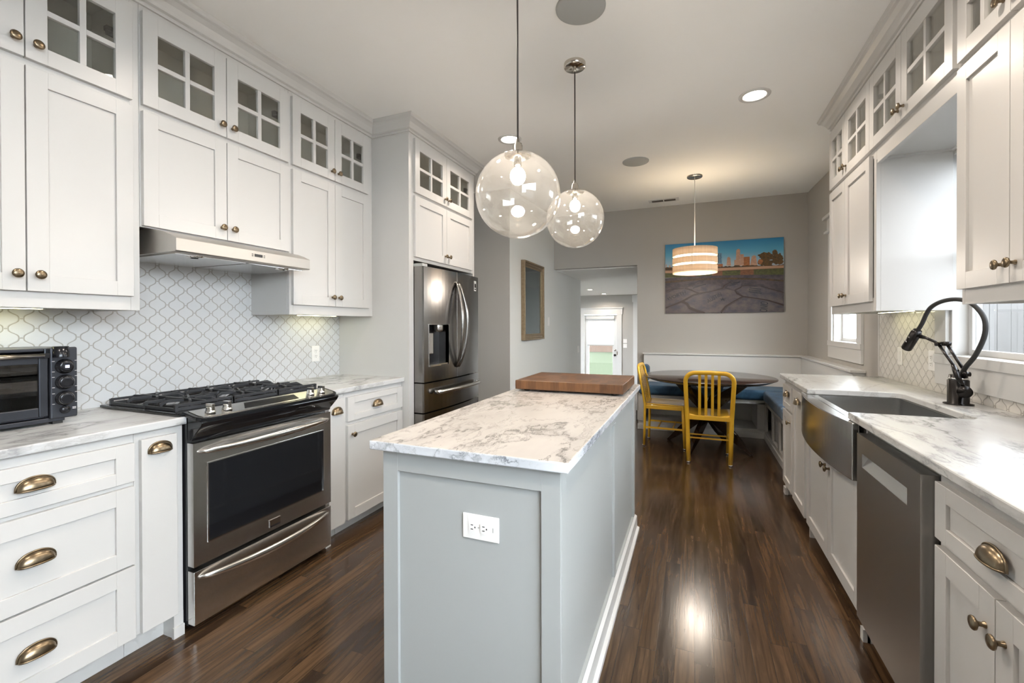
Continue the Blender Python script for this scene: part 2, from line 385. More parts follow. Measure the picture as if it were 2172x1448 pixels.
def window(idx, w, head=None, apr=.165, cas=.115, lift=False, pane='pane'):
    y0, y1, z0, z1 = w
    r = emptystruct('window_%d' % idx, (XR, (y0+y1)/2, z0)); X0 = XR-.02
    b = MB(); b.box(X0, XR, y0-cas, y0, z0, z1+.1); b.box(X0, XR, y1, y1+cas, z0, z1+.1); b.box(X0, XR, y0, y1, z1, z1+.1)
    if head: b.box(X0-.03, XR, y0-cas-.03, y1+cas+.03, z1+.1, z1+.12); b.box(X0-.01, XR, y0-cas, y1+cas, z1+.12, z1+.24); b.box(X0-.04, XR, y0-cas-.05, y1+cas+.05, z1+.24, z1+.27)
    part('casing', b, 'trimw', r, bevel=.002)
    b = MB(); b.box(X0, XR, y0-cas, y1+cas, z0-apr, z0-.05); b.box(X0-.006, 1.34, y0-cas, y1+cas, z0-.05, z0-.001); part('sill', b, 'trimw', r, bevel=.002)
    b = MB()
    for ya, yb_ in ((y0, y0+.02), (y1-.02, y1)): b.box(XR, 1.38, ya, yb_, z0, z1)
    b.box(XR, 1.38, y0, y1, z1-.02, z1); part('jamb', b, 'trimw', r)
    mid = (z0+z1)/2
    b = MB(); b.box(1.325, 1.355, y0+.055, y1-.055, mid-.02, mid+.02)
    for ya, yb_ in ((y0+.02, y0+.055), (y1-.055, y1-.02)): b.box(1.325, 1.355, ya, yb_, z0, z1-.02)
    b.box(1.325, 1.355, y0+.055, y1-.055, z0, z0+.03); b.box(1.325, 1.355, y0+.055, y1-.055, z1-.055, z1-.02)
    s_ = part('sash', b, 'trimw', r, bevel=.002)
    b = MB(); b.box(1.338, 1.342, y0+.055, y1-.055, z0+.03, z1-.055); part('pane', b, pane, s_)
    if lift:
        b = MB(); b.tube([(1.30, y1-.035, 1.66), (1.30, y1-.035, 1.98), (1.30, y1-.045, 2.0), (1.30, y1-.06, 2.0), (1.30, y1-.066, 1.96)], .0035, n=6); part('sash_hook', b, 'bronze', r)
    return r
window(1, W1, apr=.165, lift=True, pane='panedim'); window(2, W2, head=True, apr=.165); window(3, W_ADDED)  # the last window is out of view, added to throw light across the room

# far door
d = emptystruct('door_1', (-2.35, DY, -.48))
b = MB(); X0, X1 = -2.79, -1.91
b.box(X0, X0+.12, DY+.03, DY+.075, -.47, 1.57); b.box(X1-.12, X1, DY+.03, DY+.075, -.47, 1.57); b.box(X0+.12, X1-.12, DY+.03, DY+.075, 1.44, 1.57); b.box(X0+.12, X1-.12, DY+.03, DY+.075, -.47, -.25)
part('door_leaf', b, 'trimw', d, bevel=.004)
b = MB(); b.box(X0+.12, X1-.12, DY+.05, DY+.055, -.25, 1.44); part('pane', b, 'pane', d)
b = MB(); b.box(X0-.10, X0, DY-.02, DY, -.48, 1.62); b.box(X1, X1+.13, DY-.02, DY, -.48, 1.62); b.box(X0-.12, X1+.15, DY-.025, DY, 1.58, 1.74); b.box(X0-.14, X1+.17, DY-.05, DY, 1.74, 1.765); part('casing', b, 'trimw', d, bevel=.003)
b = MB(); b.lathe([(0, .06), (.028, .055), (.033, .035), (.02, .02), (.03, .0)], (X1-.055, DY+.03, .49), '-y', 16); part('door_knob', b, 'bronze', d)
b = MB(); b.lathe([(0, .02), (.026, .02), (.03, .0)], (X1-.055, DY+.03, .625), '-y', 16); part('deadbolt', b, 'nickel', d)
b = MB(); b.box(X1, X1+.02, DY-.024, DY-.02, .50, .59); part('strike_plate', b, 'brass', d)
t_ = thing('roller_shade', 'white roller shade half lowered over the glass of the far door', 'shade', (-2.35, DY, 1.5))
b = MB(); b.box(-2.70, -2.0, DY+.004, DY+.008, .76, 1.46); part('shade_cloth', b, 'blind', t_)
b = MB(); b.box(-2.73, -1.97, DY-.04, DY+.025, 1.46, 1.535); part('headrail', b, 'trimw', t_, bevel=.005)
b = MB(); b.box(-2.70, -2.0, DY-.002, DY+.014, .74, .762); part('hem_bar', b, 'speaker', t_)
b = MB(); b.box(-1.487, -1.379, DY-.02, DY, -.48, 1.9); b.box(-1.51, -.62, DY-.03, DY, 1.9, 2.08); struct('trim_1', b, 'trimw')
# baseboards
b = MB(); b.box(-.735, -.66, YB-.012, YB, 0, .13); b.box(-.735, -.72, YB-.012, 6.42, 0, .13); struct('baseboard_back', b, 'trimw', bevel=.002)
b = MB(); b.box(-1.90, -1.885, 4.6, 7.95, 0, .13); b.box(-2.58, -1.885, 4.585, 4.6, 0, .13); struct('baseboard_left', b, 'trimw', bevel=.002)
# outdoors
b = MB(); b.box(-30, 30, -12, 60, -.75, -.62); single('lawn', b, 'grass', 'light green lawn outside the far glazed door', 'lawn', (0, 20, -.62), kind='stuff')
b = MB(); y = -3.
while y < 9.5:
    w = random.uniform(.10, .15); b.box(3.5+random.uniform(0, .012), 3.53, y, y+w-.006, -.62, 1.75+random.uniform(-.02, .02)); y += w
single('board_fence', b, 'fence', 'weathered grey board fence outside the kitchen windows', 'fence', (3.5, 3, -.62))
b = MB(); x = -14
while x < 6: b.box(x, x+.135, 32, 32.03, -.62, 1.35); x += .14
single('board_fence', b, 'fencered', 'reddish board fence beyond the lawn, seen through the far door', 'fence', (-4, 32, -.62))

# ================================================================== CABINETS
def shaker(mb, sd, xf, y0, y1, z0, z1, st=.060, tk=.02, rec=.009, rail=None):
    rail = rail or st; xb = xf-sd*tk
    mb.box(xb, xf, y0, y0+st, z0, z1); mb.box(xb, xf, y1-st, y1, z0, z1)
    mb.box(xb, xf, y0+st, y1-st, z1-rail, z1); mb.box(xb, xf, y0+st, y1-st, z0, z0+rail)
    mb.box(xb, xf-sd*rec, y0+st, y1-st, z0+rail, z1-rail)
def knob(par, sd, x, y, z):
    mb = MB(); mb.lathe([(.0075, 0), (.0075, .003), (.0055, .006), (.0055, .013), (.010, .017), (.0155, .020), (.0165, .0235), (.0145, .0265), (.008, .0285), (0, .029)], (x, y, z), 'x' if sd > 0 else '-x', 20)
    return part('knob', mb, 'brass', par)
def cup(par, sd, x, y, z, a=.045, h=.036, dp=.024):
    mb = MB(); vs = []; fs = []; nu, nv = 20, 8
    for i in range(nu+1):
        al = math.pi*i/nu
        for j in range(nv+1):
            be = math.pi/2*j/nv; r = math.sin(al)**.75
            vs.append((x+sd*(.002+dp*r*math.cos(be)), y+a*math.cos(al), z+h*r*math.sin(be)))
    for i in range(nu):
        for j in range(nv): fs.append((i*(nv+1)+j, (i+1)*(nv+1)+j, (i+1)*(nv+1)+j+1, i*(nv+1)+j+1))
    mb.add(vs, fs, 0, True)
    rim = [(x+sd*.003, y+(a+.002)*math.cos(math.pi*k/24), z+(h+.002)*math.sin(math.pi*k/24)**.75) for k in range(25)]; mb.tube(rim, .0025, n=6)
    rim = [(x+sd*(.002+dp*math.sin(math.pi*k/24)**.75), y+a*math.cos(math.pi*k/24), z) for k in range(25)]; mb.tube(rim, .0018, n=6)
    return part('cup_pull', mb, 'brass', par, solid=.0015)
def gdoor(par, sd, xf, y0, y1, z0, z1, kn, hinge=False):
    mb = MB(); st = .060; xb = xf-sd*.02; mu = .0105
    mb.box(xb, xf, y0, y0+st, z0, z1); mb.box(xb, xf, y1-st, y1, z0, z1)
    mb.box(xb, xf, y0+st, y1-st, z1-st-.018, z1); mb.box(xb, xf, y0+st, y1-st, z0, z0+st)
    ym, zm = (y0+y1)/2, (z0+z1-.018)/2
    mb.box(xb, xf-sd*.002, ym-mu, ym+mu, z0+st, z1-st-.018); mb.box(xb, xf-sd*.002, y0+st, ym-mu, zm-mu, zm+mu); mb.box(xb, xf-sd*.002, ym+mu, y1-st, zm-mu, zm+mu)
    d = part('glass_door', mb, 'cab', par, bevel=.0008, seg=1)
    mb = MB(); mb.box(xf-sd*.015, xf-sd*.012, y0+st-.004, y1-st+.004, z0+st-.004, z1-st-.014); part('glass_pane', mb, 'cabglass', d)
    knob(d, sd, xf, kn, z0+.055)
    if hinge: mb = MB(); mb.box(xf-sd*.045, xf-sd*.021, y1-.080, y1-.056, z1-.150, z1-.132); mb.box(xf-sd*.055, xf-sd*.045, y1-.070, y1-.030, z1-.158, z1-.124); part('hinge', mb, 'bronze', d)
    return d
def pdoor(par, sd, xf, y0, y1, z0, z1, kn=None, kz=None, name='door', **kw):
    mb = MB(); shaker(mb, sd, xf, y0, y1, z0, z1, **kw); d = part(name, mb, 'cab', par, bevel=.0008, seg=1)
    if kn is not None: knob(d, sd, xf, kn, kz)
    return d
def upper(label, sd, xw, xfr, y0, y1, ydr, zb, zl, glass_z, low_z, shelf=2.248, endpanels=(), name='wall_cabinet', bottom=True, zt=2.74):
    """xw wall plane, xfr face-frame plane, ydr = (start, split, end) of the doors"""
    r = thing(name, label, 'cabinet', ((xw+xfr)/2, (y0+y1)/2, zb))
    b = MB(); xi = xfr-sd*.02; T = .016
    xw2 = xw+sd*.002
    b.box(xw2, xi, y0, y0+T, zb, zt); b.box(xw2, xi, y1-T, y1, zb, zt)
    b.box(xw2, xi, y0+T, y1-T, zt-T, zt); b.box(xw2, xi, y0+T, y1-T, shelf-T, shelf)
    if bottom: b.box(xw2, xi, y0+T, y1-T, zb+.012, zb+.012+T)
    b.box(xw2, xw2+sd*.008, y0+T, y1-T, zb, zt)
    # face frame
    a0, a1 = min(ydr[0]+.012, y0+.035), min(max(ydr[-1]-.012, y1-.035), y1-.012)
    b.box(xi, xfr, y0, a0, zb, zt); b.box(xi, xfr, a1, y1, zb, zt); b.box(xi, xfr, a0, a1, glass_z[1]-.03, zt)
    b.box(xi, xfr, a0, a1, (low_z[1] if low_z else zb)-.02, glass_z[0]+.02)
    if low_z: b.box(xi, xfr, a0, a1, zb, low_z[0]+.02)
    part('cabinet_body', b, 'cab', r, bevel=.001, seg=1)
    b = MB(); b.box(xw2+sd*.009, xw2+sd*.012, y0+T, y1-T, shelf, zt-T); b.box(xw2+sd*.013, xi-sd*.002, y0+T, y0+T+.002, shelf, zt-T)
    b.box(xw2+sd*.013, xi-sd*.002, y1-T-.002, y1-T, shelf, zt-T); b.box(xw2+sd*.013, xi-sd*.002, y0+T, y1-T, shelf, shelf+.002); b.box(xw2+sd*.013, xi-sd*.002, y0+T, y1-T, zt-T-.002, zt-T); part('cabinet_interior', b, 'cabin', r)
    xd = xfr+sd*.02; e0, e1, e2 = ydr
    gdoor(r, sd, xd, e0, e1-.002, *glass_z, e1-.03); gdoor(r, sd, xd, e1+.002, e2, *glass_z, e1+.03, True)
    if low_z:
        pdoor(r, sd, xd, e0, e1-.002, *low_z, e1-.03, low_z[0]+.06); pdoor(r, sd, xd, e1+.002, e2, *low_z, e1+.03, low_z[0]+.06)
    return r
GZ = (2.262, 2.672)
upper('white wall cabinet above the toaster oven, leftmost on the stove wall', 1, XL, -2.25, .44, 1.200, (.470, .834, 1.168), 1.36, 0, GZ, (1.42, 2.236))
upper('short white wall cabinet directly above the steel range hood', 1, XL, -2.25, 1.201, 1.979, (1.207, 1.585, 1.966), 1.728, 0, GZ, (1.733, 2.236))
upper('white wall cabinet between the range hood and the tall refrigerator surround', 1, XL, -2.25, 1.980, 2.727, (1.995, 2.335, 2.672), 1.36, 0, GZ, (1.42, 2.236))
FR = upper('white cabinet above the refrigerator with glass doors over panel doors', 1, XL, -1.92, 2.757, 3.74, (2.785, 3.235, 3.700), 1.775, 0, (2.275, 2.672), (1.80, 2.252), shelf=2.262)
b = MB(); b.box(XL+.002, -1.92, 2.7285, 2.755, 0, 2.74); b.box(XL+.002, -1.92, 3.7415, 3.768, 0, 2.74)
b.box(-1.94, -1.92, 2.755, 2.785, 0, 1.775); part('side_panel', b, 'wallpanel' if 'wallpanel' in M else 'cab', FR)
# right wall uppers
upper('white wall cabinet left of the sink window, nearest the dining nook', -1, XR, .93, 3.045, 3.90, (3.09, 3.530, 3.885), 1.365, 0, GZ, (1.42, 2.236))
UW = upper('row of two glass cabinet doors bridging above the sink window', -1, XR, .93, 2.190, 3.044, (2.215, 2.673, 3.086), 2.195, 0, GZ, None)
upper('white wall cabinet right of the sink window, cut by the photo edge', -1, XR, .93, 1.55, 2.189, (1.58, 1.878, 2.182), 1.365, 0, GZ, (1.42, 2.236))

# crown mouldings
def sweep(mb, path, prof, sd):
    P = [Vector(p) for p in path]; n = len(P); offs = []
    for i in range(n):
        ns = []
        for a, b_ in ((i-1, i), (i, i+1)):
            if a >= 0 and b_ < n:
                d_ = (P[b_]-P[a]).normalized(); ns.append(Vector((d_.y, -d_.x))*sd)
        q = sum(ns, Vector((0, 0))); q = q.normalized(); q = q/max(.2, q.dot(ns[0])); offs.append(q)
    k = len(prof); vs = [(P[i].x+offs[i].x*o, P[i].y+offs[i].y*o, z) for i in range(n) for o, z in prof]; fs = []
    for i in range(n-1):
        for j in range(k):
            j2 = (j+1) % k; fs.append((i*k+j, i*k+j2, (i+1)*k+j2, (i+1)*k+j))
    fs += [tuple(range(k)), tuple(range((n-1)*k, n*k))[::-1]]
    mb.add(vs, fs)
prof = [(0, 2.70), (.010, 2.70), (.013, 2.708), (.010, 2.716), (.022, 2.722), (.028, 2.735), (.040, 2.755), (.058, 2.772), (.070, 2.778), (.072, 2.788), (.080, 2.7995), (0, 2.7995)]
b = MB(); sweep(b, [(-2.25, .44), (-2.25, 2.7285), (-1.92, 2.7285), (-1.92, 3.768), (XL+.002, 3.768)], prof, 1); struct('trim_2', b, 'cab')
b = MB(); sweep(b, [(.93, 1.50), (.93, 3.90), (XR-.002, 3.90)], prof, -1); struct('trim_3', b, 'cab')

# base cabinets, left run
XF = -1.97                                    # door face, frame at -1.99
def base(label, sd, xw, xfr, y0, y1, name='base_cabinet', toe=.10, top=.883):
    r = thing(name, label, 'cabinet', ((xw+xfr)/2, (y0+y1)/2, 0)); b = MB()
    b.box(xw+sd*.002, xfr, y0, y1, toe, top); b.box(xw+sd*.002, xfr-sd*.07, y0, y1, 0, toe); part('cabinet_body', b, 'cab', r, bevel=.001, seg=1); return r
r = base('white three-drawer base cabinet with brass cup pulls at far left', 1, XL, -1.99, .44, 1.035)
for z0, z1, cz in ((.702, .848, .770), (.388, .684, .530), (.105, .381, .232)):
    d = pdoor(r, 1, XF, .47, 1.030, z0, z1, name='drawer', rail=.045 if z1 > .8 else .06); cup(d, 1, XF, .752, cz)
r = base('narrow plain pull-out cabinet with one brass cup pull, left of the range', 1, XL, -1.99, 1.036, 1.212)
b = MB(); b.box(-1.99, XF, 1.052, 1.180, .105, .852); d = part('pull_out_front', b, 'cab', r, bevel=.0015); cup(d, 1, XF, 1.116, .795, .040)
b = MB(); b.box(-2.06, -1.99, 1.175, 1.212, 0, .1); b.box(-1.995, -1.982, 1.170, 1.212, 0, .045); part('foot_block', b, 'cab', r)
r = base('narrow plain pull-out cabinet with one brass cup pull, right of the range', 1, XL, -1.99, 1.985, 2.140)
b = MB(); b.box(-1.99, XF, 2.005, 2.132, .09, .856); d = part('pull_out_front', b, 'cab', r, bevel=.0015); cup(d, 1, XF, 2.068, .768, .040)
b = MB(); b.box(-2.06, -1.99, 1.983, 2.01, 0, .1); b.box(-1.995, -1.975, 1.983, 2.02, 0, .045); part('foot_block', b, 'cab', r)
r = base('white base cabinet with one drawer over one door beside the refrigerator', 1, XL, -1.99, 2.141, 2.7275)
d = pdoor(r, 1, XF, 2.160, 2.715, .700, .850, name='drawer', rail=.04); cup(d, 1, XF, 2.437, .760)
pdoor(r, 1, XF, 2.160, 2.715, .092, .676, 2.197, .618)

def counter(name, label, mbx, mat_, loc, mats=None, bev=.004): return single(name, mbx, mats or mat_, label, 'countertop', loc, bevel=bev)
b = MB(); b.box(XL+.002, -1.960, .44, 1.213, .8835, .914); counter('countertop', 'short grey-veined marble countertop under the toaster oven', b, 'marble', (-2.3, .8, .8835))
b = MB(); b.box(XL+.002, -1.960, 1.985, 2.7275, .8835, .914); counter('countertop', 'grey-veined marble countertop between range and refrigerator panel', b, 'marble', (-2.3, 2.35, .8835))
b = MB(); b.box(XL+.0005, XL+.009, .44, 2.7275, .9145, 1.36); b.box(XL+.0005, XL+.009, 1.2005, 1.9795, 1.36, 1.727)
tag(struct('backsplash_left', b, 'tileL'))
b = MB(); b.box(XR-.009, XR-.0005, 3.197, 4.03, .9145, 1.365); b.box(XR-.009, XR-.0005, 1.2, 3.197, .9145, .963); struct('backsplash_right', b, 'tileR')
b = MB(); z = .915
while z < 1.36: b.box(XR-.010, XR-.0005, 4.031, 4.055, z, min(1.365, z+.148)); z += .15
struct('trim_4', b, 'trimw')

# ================================================================== RANGE
Y0, Y1 = 1.218, 1.976
r = thing('gas_range', 'stainless slide-in gas range with black cooktop on the left run', 'range', (-2.25, 1.597, 0))
b = MB(); b.box(-2.55, -1.97, Y0, Y1, .03, .905); b.box(-2.5, -2.0, Y0+.03, Y1-.03, 0, .03); part('range_body', b, 'black', r, bevel=.002)
b = MB(); b.box(-2.54, -1.970, 1.188, 1.992, .9165, .929); part('cooktop', b, 'blackgloss', r, bevel=.005, seg=3)
# sloping control panel with rounded front corners
b = MB(); pts = []; xb, xf = -1.975, -1.862; yc0, yc1, rr = 1.202, 1.981, .05
pts = [(xb, yc0+.0), (xb, yc1)]
pts += [(xf-rr+rr*math.sin(a), yc1-rr+rr*math.cos(a)) for a in [math.pi/2*k/8 for k in range(9)]]
pts += [(xf-rr+rr*math.cos(a), yc0+rr-rr*math.sin(a)) for a in [math.pi/2*k/8 for k in range(9)]]
def zp(x, o=0): return .9335-(x-xb)*.21+o
n = len(pts); vs = [(x, y, zp(x)) for x, y in pts]+[(x, y, zp(x)-.016) for x, y in pts]
b.add(vs, [tuple(range(n))[::-1], tuple(range(n, 2*n))]+[(i, (i+1) % n, n+(i+1) % n, n+i) for i in range(n)]); part('panel_bezel', b, 'blackgloss', r, bevel=.003, seg=2)
b = MB(); pts2 = [(xb+.008, yc0+.02), (xb+.008, yc1-.02)]; xf2, ra = xf-.012, .035
pts2 += [(xf2-ra+ra*math.sin(a), yc1-.02-ra+ra*math.cos(a)) for a in [math.pi/2*k/6 for k in range(7)]]
pts2 += [(xf2-ra+ra*math.cos(a), yc0+.02+ra-ra*math.sin(a)) for a in [math.pi/2*k/6 for k in range(7)]]
n = len(pts2); b.add([(x, y, zp(x, .0022)) for x, y in pts2]+[(x, y, zp(x, -.004)) for x, y in pts2], [tuple(range(n))[::-1], tuple(range(n, 2*n))]+[(i, (i+1) % n, n+(i+1) % n, n+i) for i in range(n)])
cpn = part('control_panel', b, 'steel', r)
b = MB(); q = [(-1.950, 1.46), (-1.950, 1.74), (-1.890, 1.72), (-1.890, 1.42)]
b.add([(x, y, zp(x, .0034)) for x, y in q]+[(x, y, zp(x, .001)) for x, y in q], [(3, 2, 1, 0), (4, 5, 6, 7), (0, 1, 5, 4), (1, 2, 6, 5), (2, 3, 7, 6), (3, 0, 4, 7)]); part('display', b, 'blackgloss', cpn)
for ky in (1.278, 1.352, 1.815, 1.890):
    b = MB(); kx = -1.912; b.lathe([(.021, 0), (.021, .006), (.018, .010), (.016, .022), (.0145, .026), (0, .026)], (kx, ky, zp(kx, .002)), 'z', 20)
    b.box(kx-.020, kx+.020, ky-.0065, ky+.0065, zp(kx)+.012, zp(kx)+.040); part('burner_knob', b, 'chrome', r, bevel=.001, seg=1)
# black curved apron below the panel
b = MB(); pr = [(-1.957, .915), (-1.868, .900), (-1.864, .893), (-1.875, .875), (-1.905, .845), (-1.925, .825), (-1.930, .812), (-1.957, .812)]
b.prism(pr, 1.212, 1.972, 'y'); part('front_apron', b, 'blackgloss', r, bevel=.003, seg=2)
# oven door with window
b = MB(); b.box(-1.968, -1.93, Y0, 1.278, .283, .80); b.box(-1.968, -1.93, 1.922, Y1, .283, .80); b.box(-1.968, -1.93, 1.278, 1.922, .705, .80); b.box(-1.968, -1.93, 1.278, 1.922, .283, .368)
od = part('oven_door', b, 'steel', r)
b = MB(); b.box(-1.95, -1.9335, 1.2785, 1.9215, .3685, .7045); part('oven_window', b, 'blackgloss', od)
b = MB()
for ya, yb2, za, zb2 in ((1.278, 1.922, .703, .708), (1.278, 1.922, .365, .370), (1.275, 1.280, .365, .708), (1.920, 1.925, .365, .708)): b.box(-1.933, -1.9275, ya, yb2, za, zb2)
part('window_trim', b, 'chrome', od)
def bowbar(par, y0, y1, z, x, out, nm='handle', drop=0, w=.012, hh=.017):
    b = MB(); pts = []; rx = []; ry = []
    for k in range(25):
        s_ = k/24; e = math.sin(math.pi*s_); pts.append((x+out*e**.6, y0+(y1-y0)*s_, z+drop*e)); rx.append(w*(.35+.65*e**.4)); ry.append(hh*(.3+.7*e**.4))
    b.tube(pts, rx, ry, 12); return part(nm, b, 'steel', par)
bowbar(od, 1.238, 1.960, .762, -1.928, .045)
b = MB(); b.box(-1.9295, -1.926, 1.575, 1.637, .300, .338); bd = part('badge', b, 'chrome', od, bevel=.001)
b = MB(); b.box(-1.926, -1.9255, 1.577, 1.635, .301, .309); part('badge_strip', b, 'black', od)
b = MB(); b.box(-1.97, -1.93, Y0, Y1, .038, .262); dr = part('warming_drawer', b, 'steel', r, bevel=.002); bowbar(dr, 1.238, 1.956, .234, -1.928, .05, drop=-.012)
# grates and burners
b = MB()
def gb(a, c_, w=.011, h=.011): b.bar(a, c_, w, h)
zg, zt_ = .936, .956
for gy0, gy1 in ((1.215, 1.465), (1.470, 1.710), (1.715, 1.965)):
    gx0, gx1 = -2.50, -2.035; ym = (gy0+gy1)/2
    for (a, c_) in (((gx0, gy0), (gx1, gy0)), ((gx0, gy1), (gx1, gy1)), ((gx0, gy0), (gx0, gy1)), ((gx1, gy0), (gx1, gy1))): gb((*a, zg), (*c_, zg), .010, .012)
    for bx in (-2.385, -2.150):
        for ang in range(0, 360, 60):
            ca_, sa_ = math.cos(math.radians(ang+30)), math.sin(math.radians(ang+30))
            ex_ = bx+.112*ca_; ey_ = ym+.118*sa_
            b.tube([(bx+.025*ca_, ym+.025*sa_, zt_), (bx+.10*ca_, ym+.095*sa_, zt_+.004), (ex_, ey_, zt_-.006), (ex_, ey_, zg-.006)], .006, .008, 4)
    gb((gx0, ym, zt_-.002), (gx1, ym, zt_-.002), .010, .012)
    for xx in (gx0, -2.245, gx1): gb((xx, gy0, zt_-.003), (xx, gy1, zt_-.003), .010, .010); 
    for xx in (gx0, -2.245, gx1):
        for yy_ in (gy0, gy1): gb((xx, yy_, .929), (xx, yy_, zt_), .012, .012)
part('grate', b, 'iron', r)
for gy in (1.340, 1.59, 1.840):
    for bx in (-2.385, -2.150):
        b = MB(); b.lathe([(.045, .929), (.045, .936), (.036, .940), (.034, .947), (0, .949)], (bx, gy, 0), 'z', 24); part('burner', b, 'iron', r)

# ================================================================== HOOD
r = thing('range_hood', 'stainless under-cabinet range hood above the cooktop', 'hood', (-2.3, 1.6, 1.61))
b = MB(); pr = [(-2.57, 1.614), (-2.066, 1.614), (-2.060, 1.618), (-2.060, 1.672), (-2.10, 1.690), (-2.15, 1.707), (-2.21, 1.719), (-2.24, 1.7265), (-2.57, 1.7265)]
hy0, hy1 = 1.235, 1.958
b.prism(pr[:], hy0, hy1, 'y'); part('hood_shell', b, 'hoodsteel', r, bevel=.0012, seg=1)
b = MB(); b.box(-2.54, -2.10, hy0+.02, 1.588, 1.608, 1.6138); b.box(-2.54, -2.10, 1.604, hy1-.02, 1.608, 1.6138); part('filter_panel', b, 'steel', r)
for ly in (1.36, 1.83):
    b = MB(); b.lathe([(.034, 1.6138), (.034, 1.605), (.026, 1.604), (.024, 1.609), (0, 1.609)], (-2.13, ly, 0), 'z', 24); part('hood_lamp', b, 'chrome', r)
b = MB(); b.box(-2.0605, -2.0585, 1.605, 1.650, 1.642, 1.656); b.box(-2.0605, -2.0585, 1.590, 1.598, 1.651, 1.655); b.box(-2.0605, -2.0585, 1.590, 1.598, 1.643, 1.647); b.box(-2.0605, -2.0585, 1.657, 1.664, 1.651, 1.654); b.box(-2.0605, -2.0585, 1.657, 1.664, 1.643, 1.646); part('hood_buttons', b, 'black', r)

# ================================================================== FRIDGE
r = thing('refrigerator', 'stainless french door refrigerator with water dispenser in its white surround', 'refrigerator', (-2.2, 3.235, 0))
fy0, fy1, ysp = 2.790, 3.690, 3.238
b = MB(); b.box(-2.56, -1.93, fy0, fy1, .02, 1.745); part('fridge_body', b, 'black', r, bevel=.004)
def fx(y): return -1.838+.030*(1-((y-3.24)/.45)**2)
def dface(mb, y0, y1, z0, z1, k=10, e0=True, e1=True):
    pts = [(-1.925, y1), (-1.925, y0)]
    if e0: pts += [(fx(y0)-.012, y0)]
    for i in range(k+1):
        y = y0+(y1-y0)*i/k
        yy_ = y+(.006 if i == 0 and e0 else 0)-(.006 if i == k and e1 else 0)
        pts.append((fx(yy_), yy_))
    if e1: pts += [(fx(y1)-.012, y1)]
    mb.prism(pts, z0, z1, 'z')
hz0, hz1, dy0, dy1 = .988, 1.298, 2.852, 3.108
b = MB(); dface(b, fy0, ysp-.003, hz1, 1.728); dface(b, fy0, ysp-.003, .872, hz0); dface(b, fy0, dy0, hz0, hz1, 3, True, False); dface(b, dy1, ysp-.003, hz0, hz1, 3, False, True)
dl = part('fridge_door', b, 'steelv', r)
b = MB(); b.box(-1.905, -1.90, dy0, dy1, hz0, hz1); part('dispenser_recess', b, 'blackmetal', dl)
b = MB(); b.prism([(-1.84, dy0), (-1.80, dy0)] if 0 else [(-1.9, dy0+.002), (-1.822, dy0+.002), (-1.816, dy1-.002), (-1.9, dy1-.002)], hz0, hz0+.010, 'z'); part('drip_tray', b, 'nickel', dl)
b = MB(); b.lathe([(.040, 1.295), (.040, 1.255), (.034, 1.245), (.018, 1.240), (0, 1.240)], (-1.862, 3.03, 0), 'z', 24); part('dispenser_spout', b, 'steel', dl)
b = MB(); b.box(-1.895, -1.84, dy0+.003, 2.93, 1.075, 1.235); part('dispenser_paddle', b, 'steel', dl, bevel=.006)
b = MB()
for q in ((dy0-.004, dy0, hz0-.004, hz1+.004), (dy1, dy1+.004, hz0-.004, hz1+.004), (dy0, dy1, hz1, hz1+.004), (dy0, dy1, hz0-.004, hz0)): b.box(fx(q[0])-.03, fx((q[0]+q[1])/2)+.0015, *q)
part('dispenser_trim', b, 'chrome', dl)
b = MB(); dface(b, ysp+.003, fy1, .872, 1.728); dr_ = part('fridge_door', b, 'steelv', r)
def vhandle(par, y, dyy):
    b = MB(); pts = []
    for k in range(21):
        s_ = k/20; e = math.sin(math.pi*s_); pts.append((-1.806+.075*e**.7, y+dyy*(1-e), .955+.69*s_))
    b.tube(pts, .011, .016, 12, up=(0, 1, 0)); part('handle', b, 'steelv', par)
vhandle(dl, ysp-.042, .026); vhandle(dr_, ysp+.042, -.026)
b = MB(); b.box(-1.8238, -1.822, 3.575, 3.615, 1.60, 1.69); b.prism([(3.53, 1), (3.531, 1)], 0, 0) if 0 else None
part('energy_label', b, 'speaker', dr_)
b = MB(); b.box(-1.8215, -1.821, 3.582, 3.608, 1.61, 1.62); b.box(-1.8215, -1.821, 3.582, 3.608, 1.63, 1.665); part('label_print', b, 'black', dr_)
b = MB(); dface(b, fy0, fy1, .648, .862, 16); dd = part('freezer_drawer', b, 'steelv', r)
b = MB(); pts = [(-1.812, 2.90, .790), (-1.775, 2.905, .790)]+[(-1.772+.028*math.sin(math.pi*k/16), 2.905+.69*k/16, .790) for k in range(1, 16)]+[(-1.775, 3.595, .790), (-1.812, 3.60, .790)]
b.tube(pts, .017, .010, 8, up=(1, 0, 0)); part('handle', b, 'steel', dd)
b = MB(); dface(b, fy0, fy1, .06, .638, 16); part('freezer_drawer', b, 'steelv', r)
b = MB(); b.box(-1.93, -1.85, fy0+.01, fy0+.075, 1.729, 1.752); part('hinge_cover', b, 'speaker', r, bevel=.003)

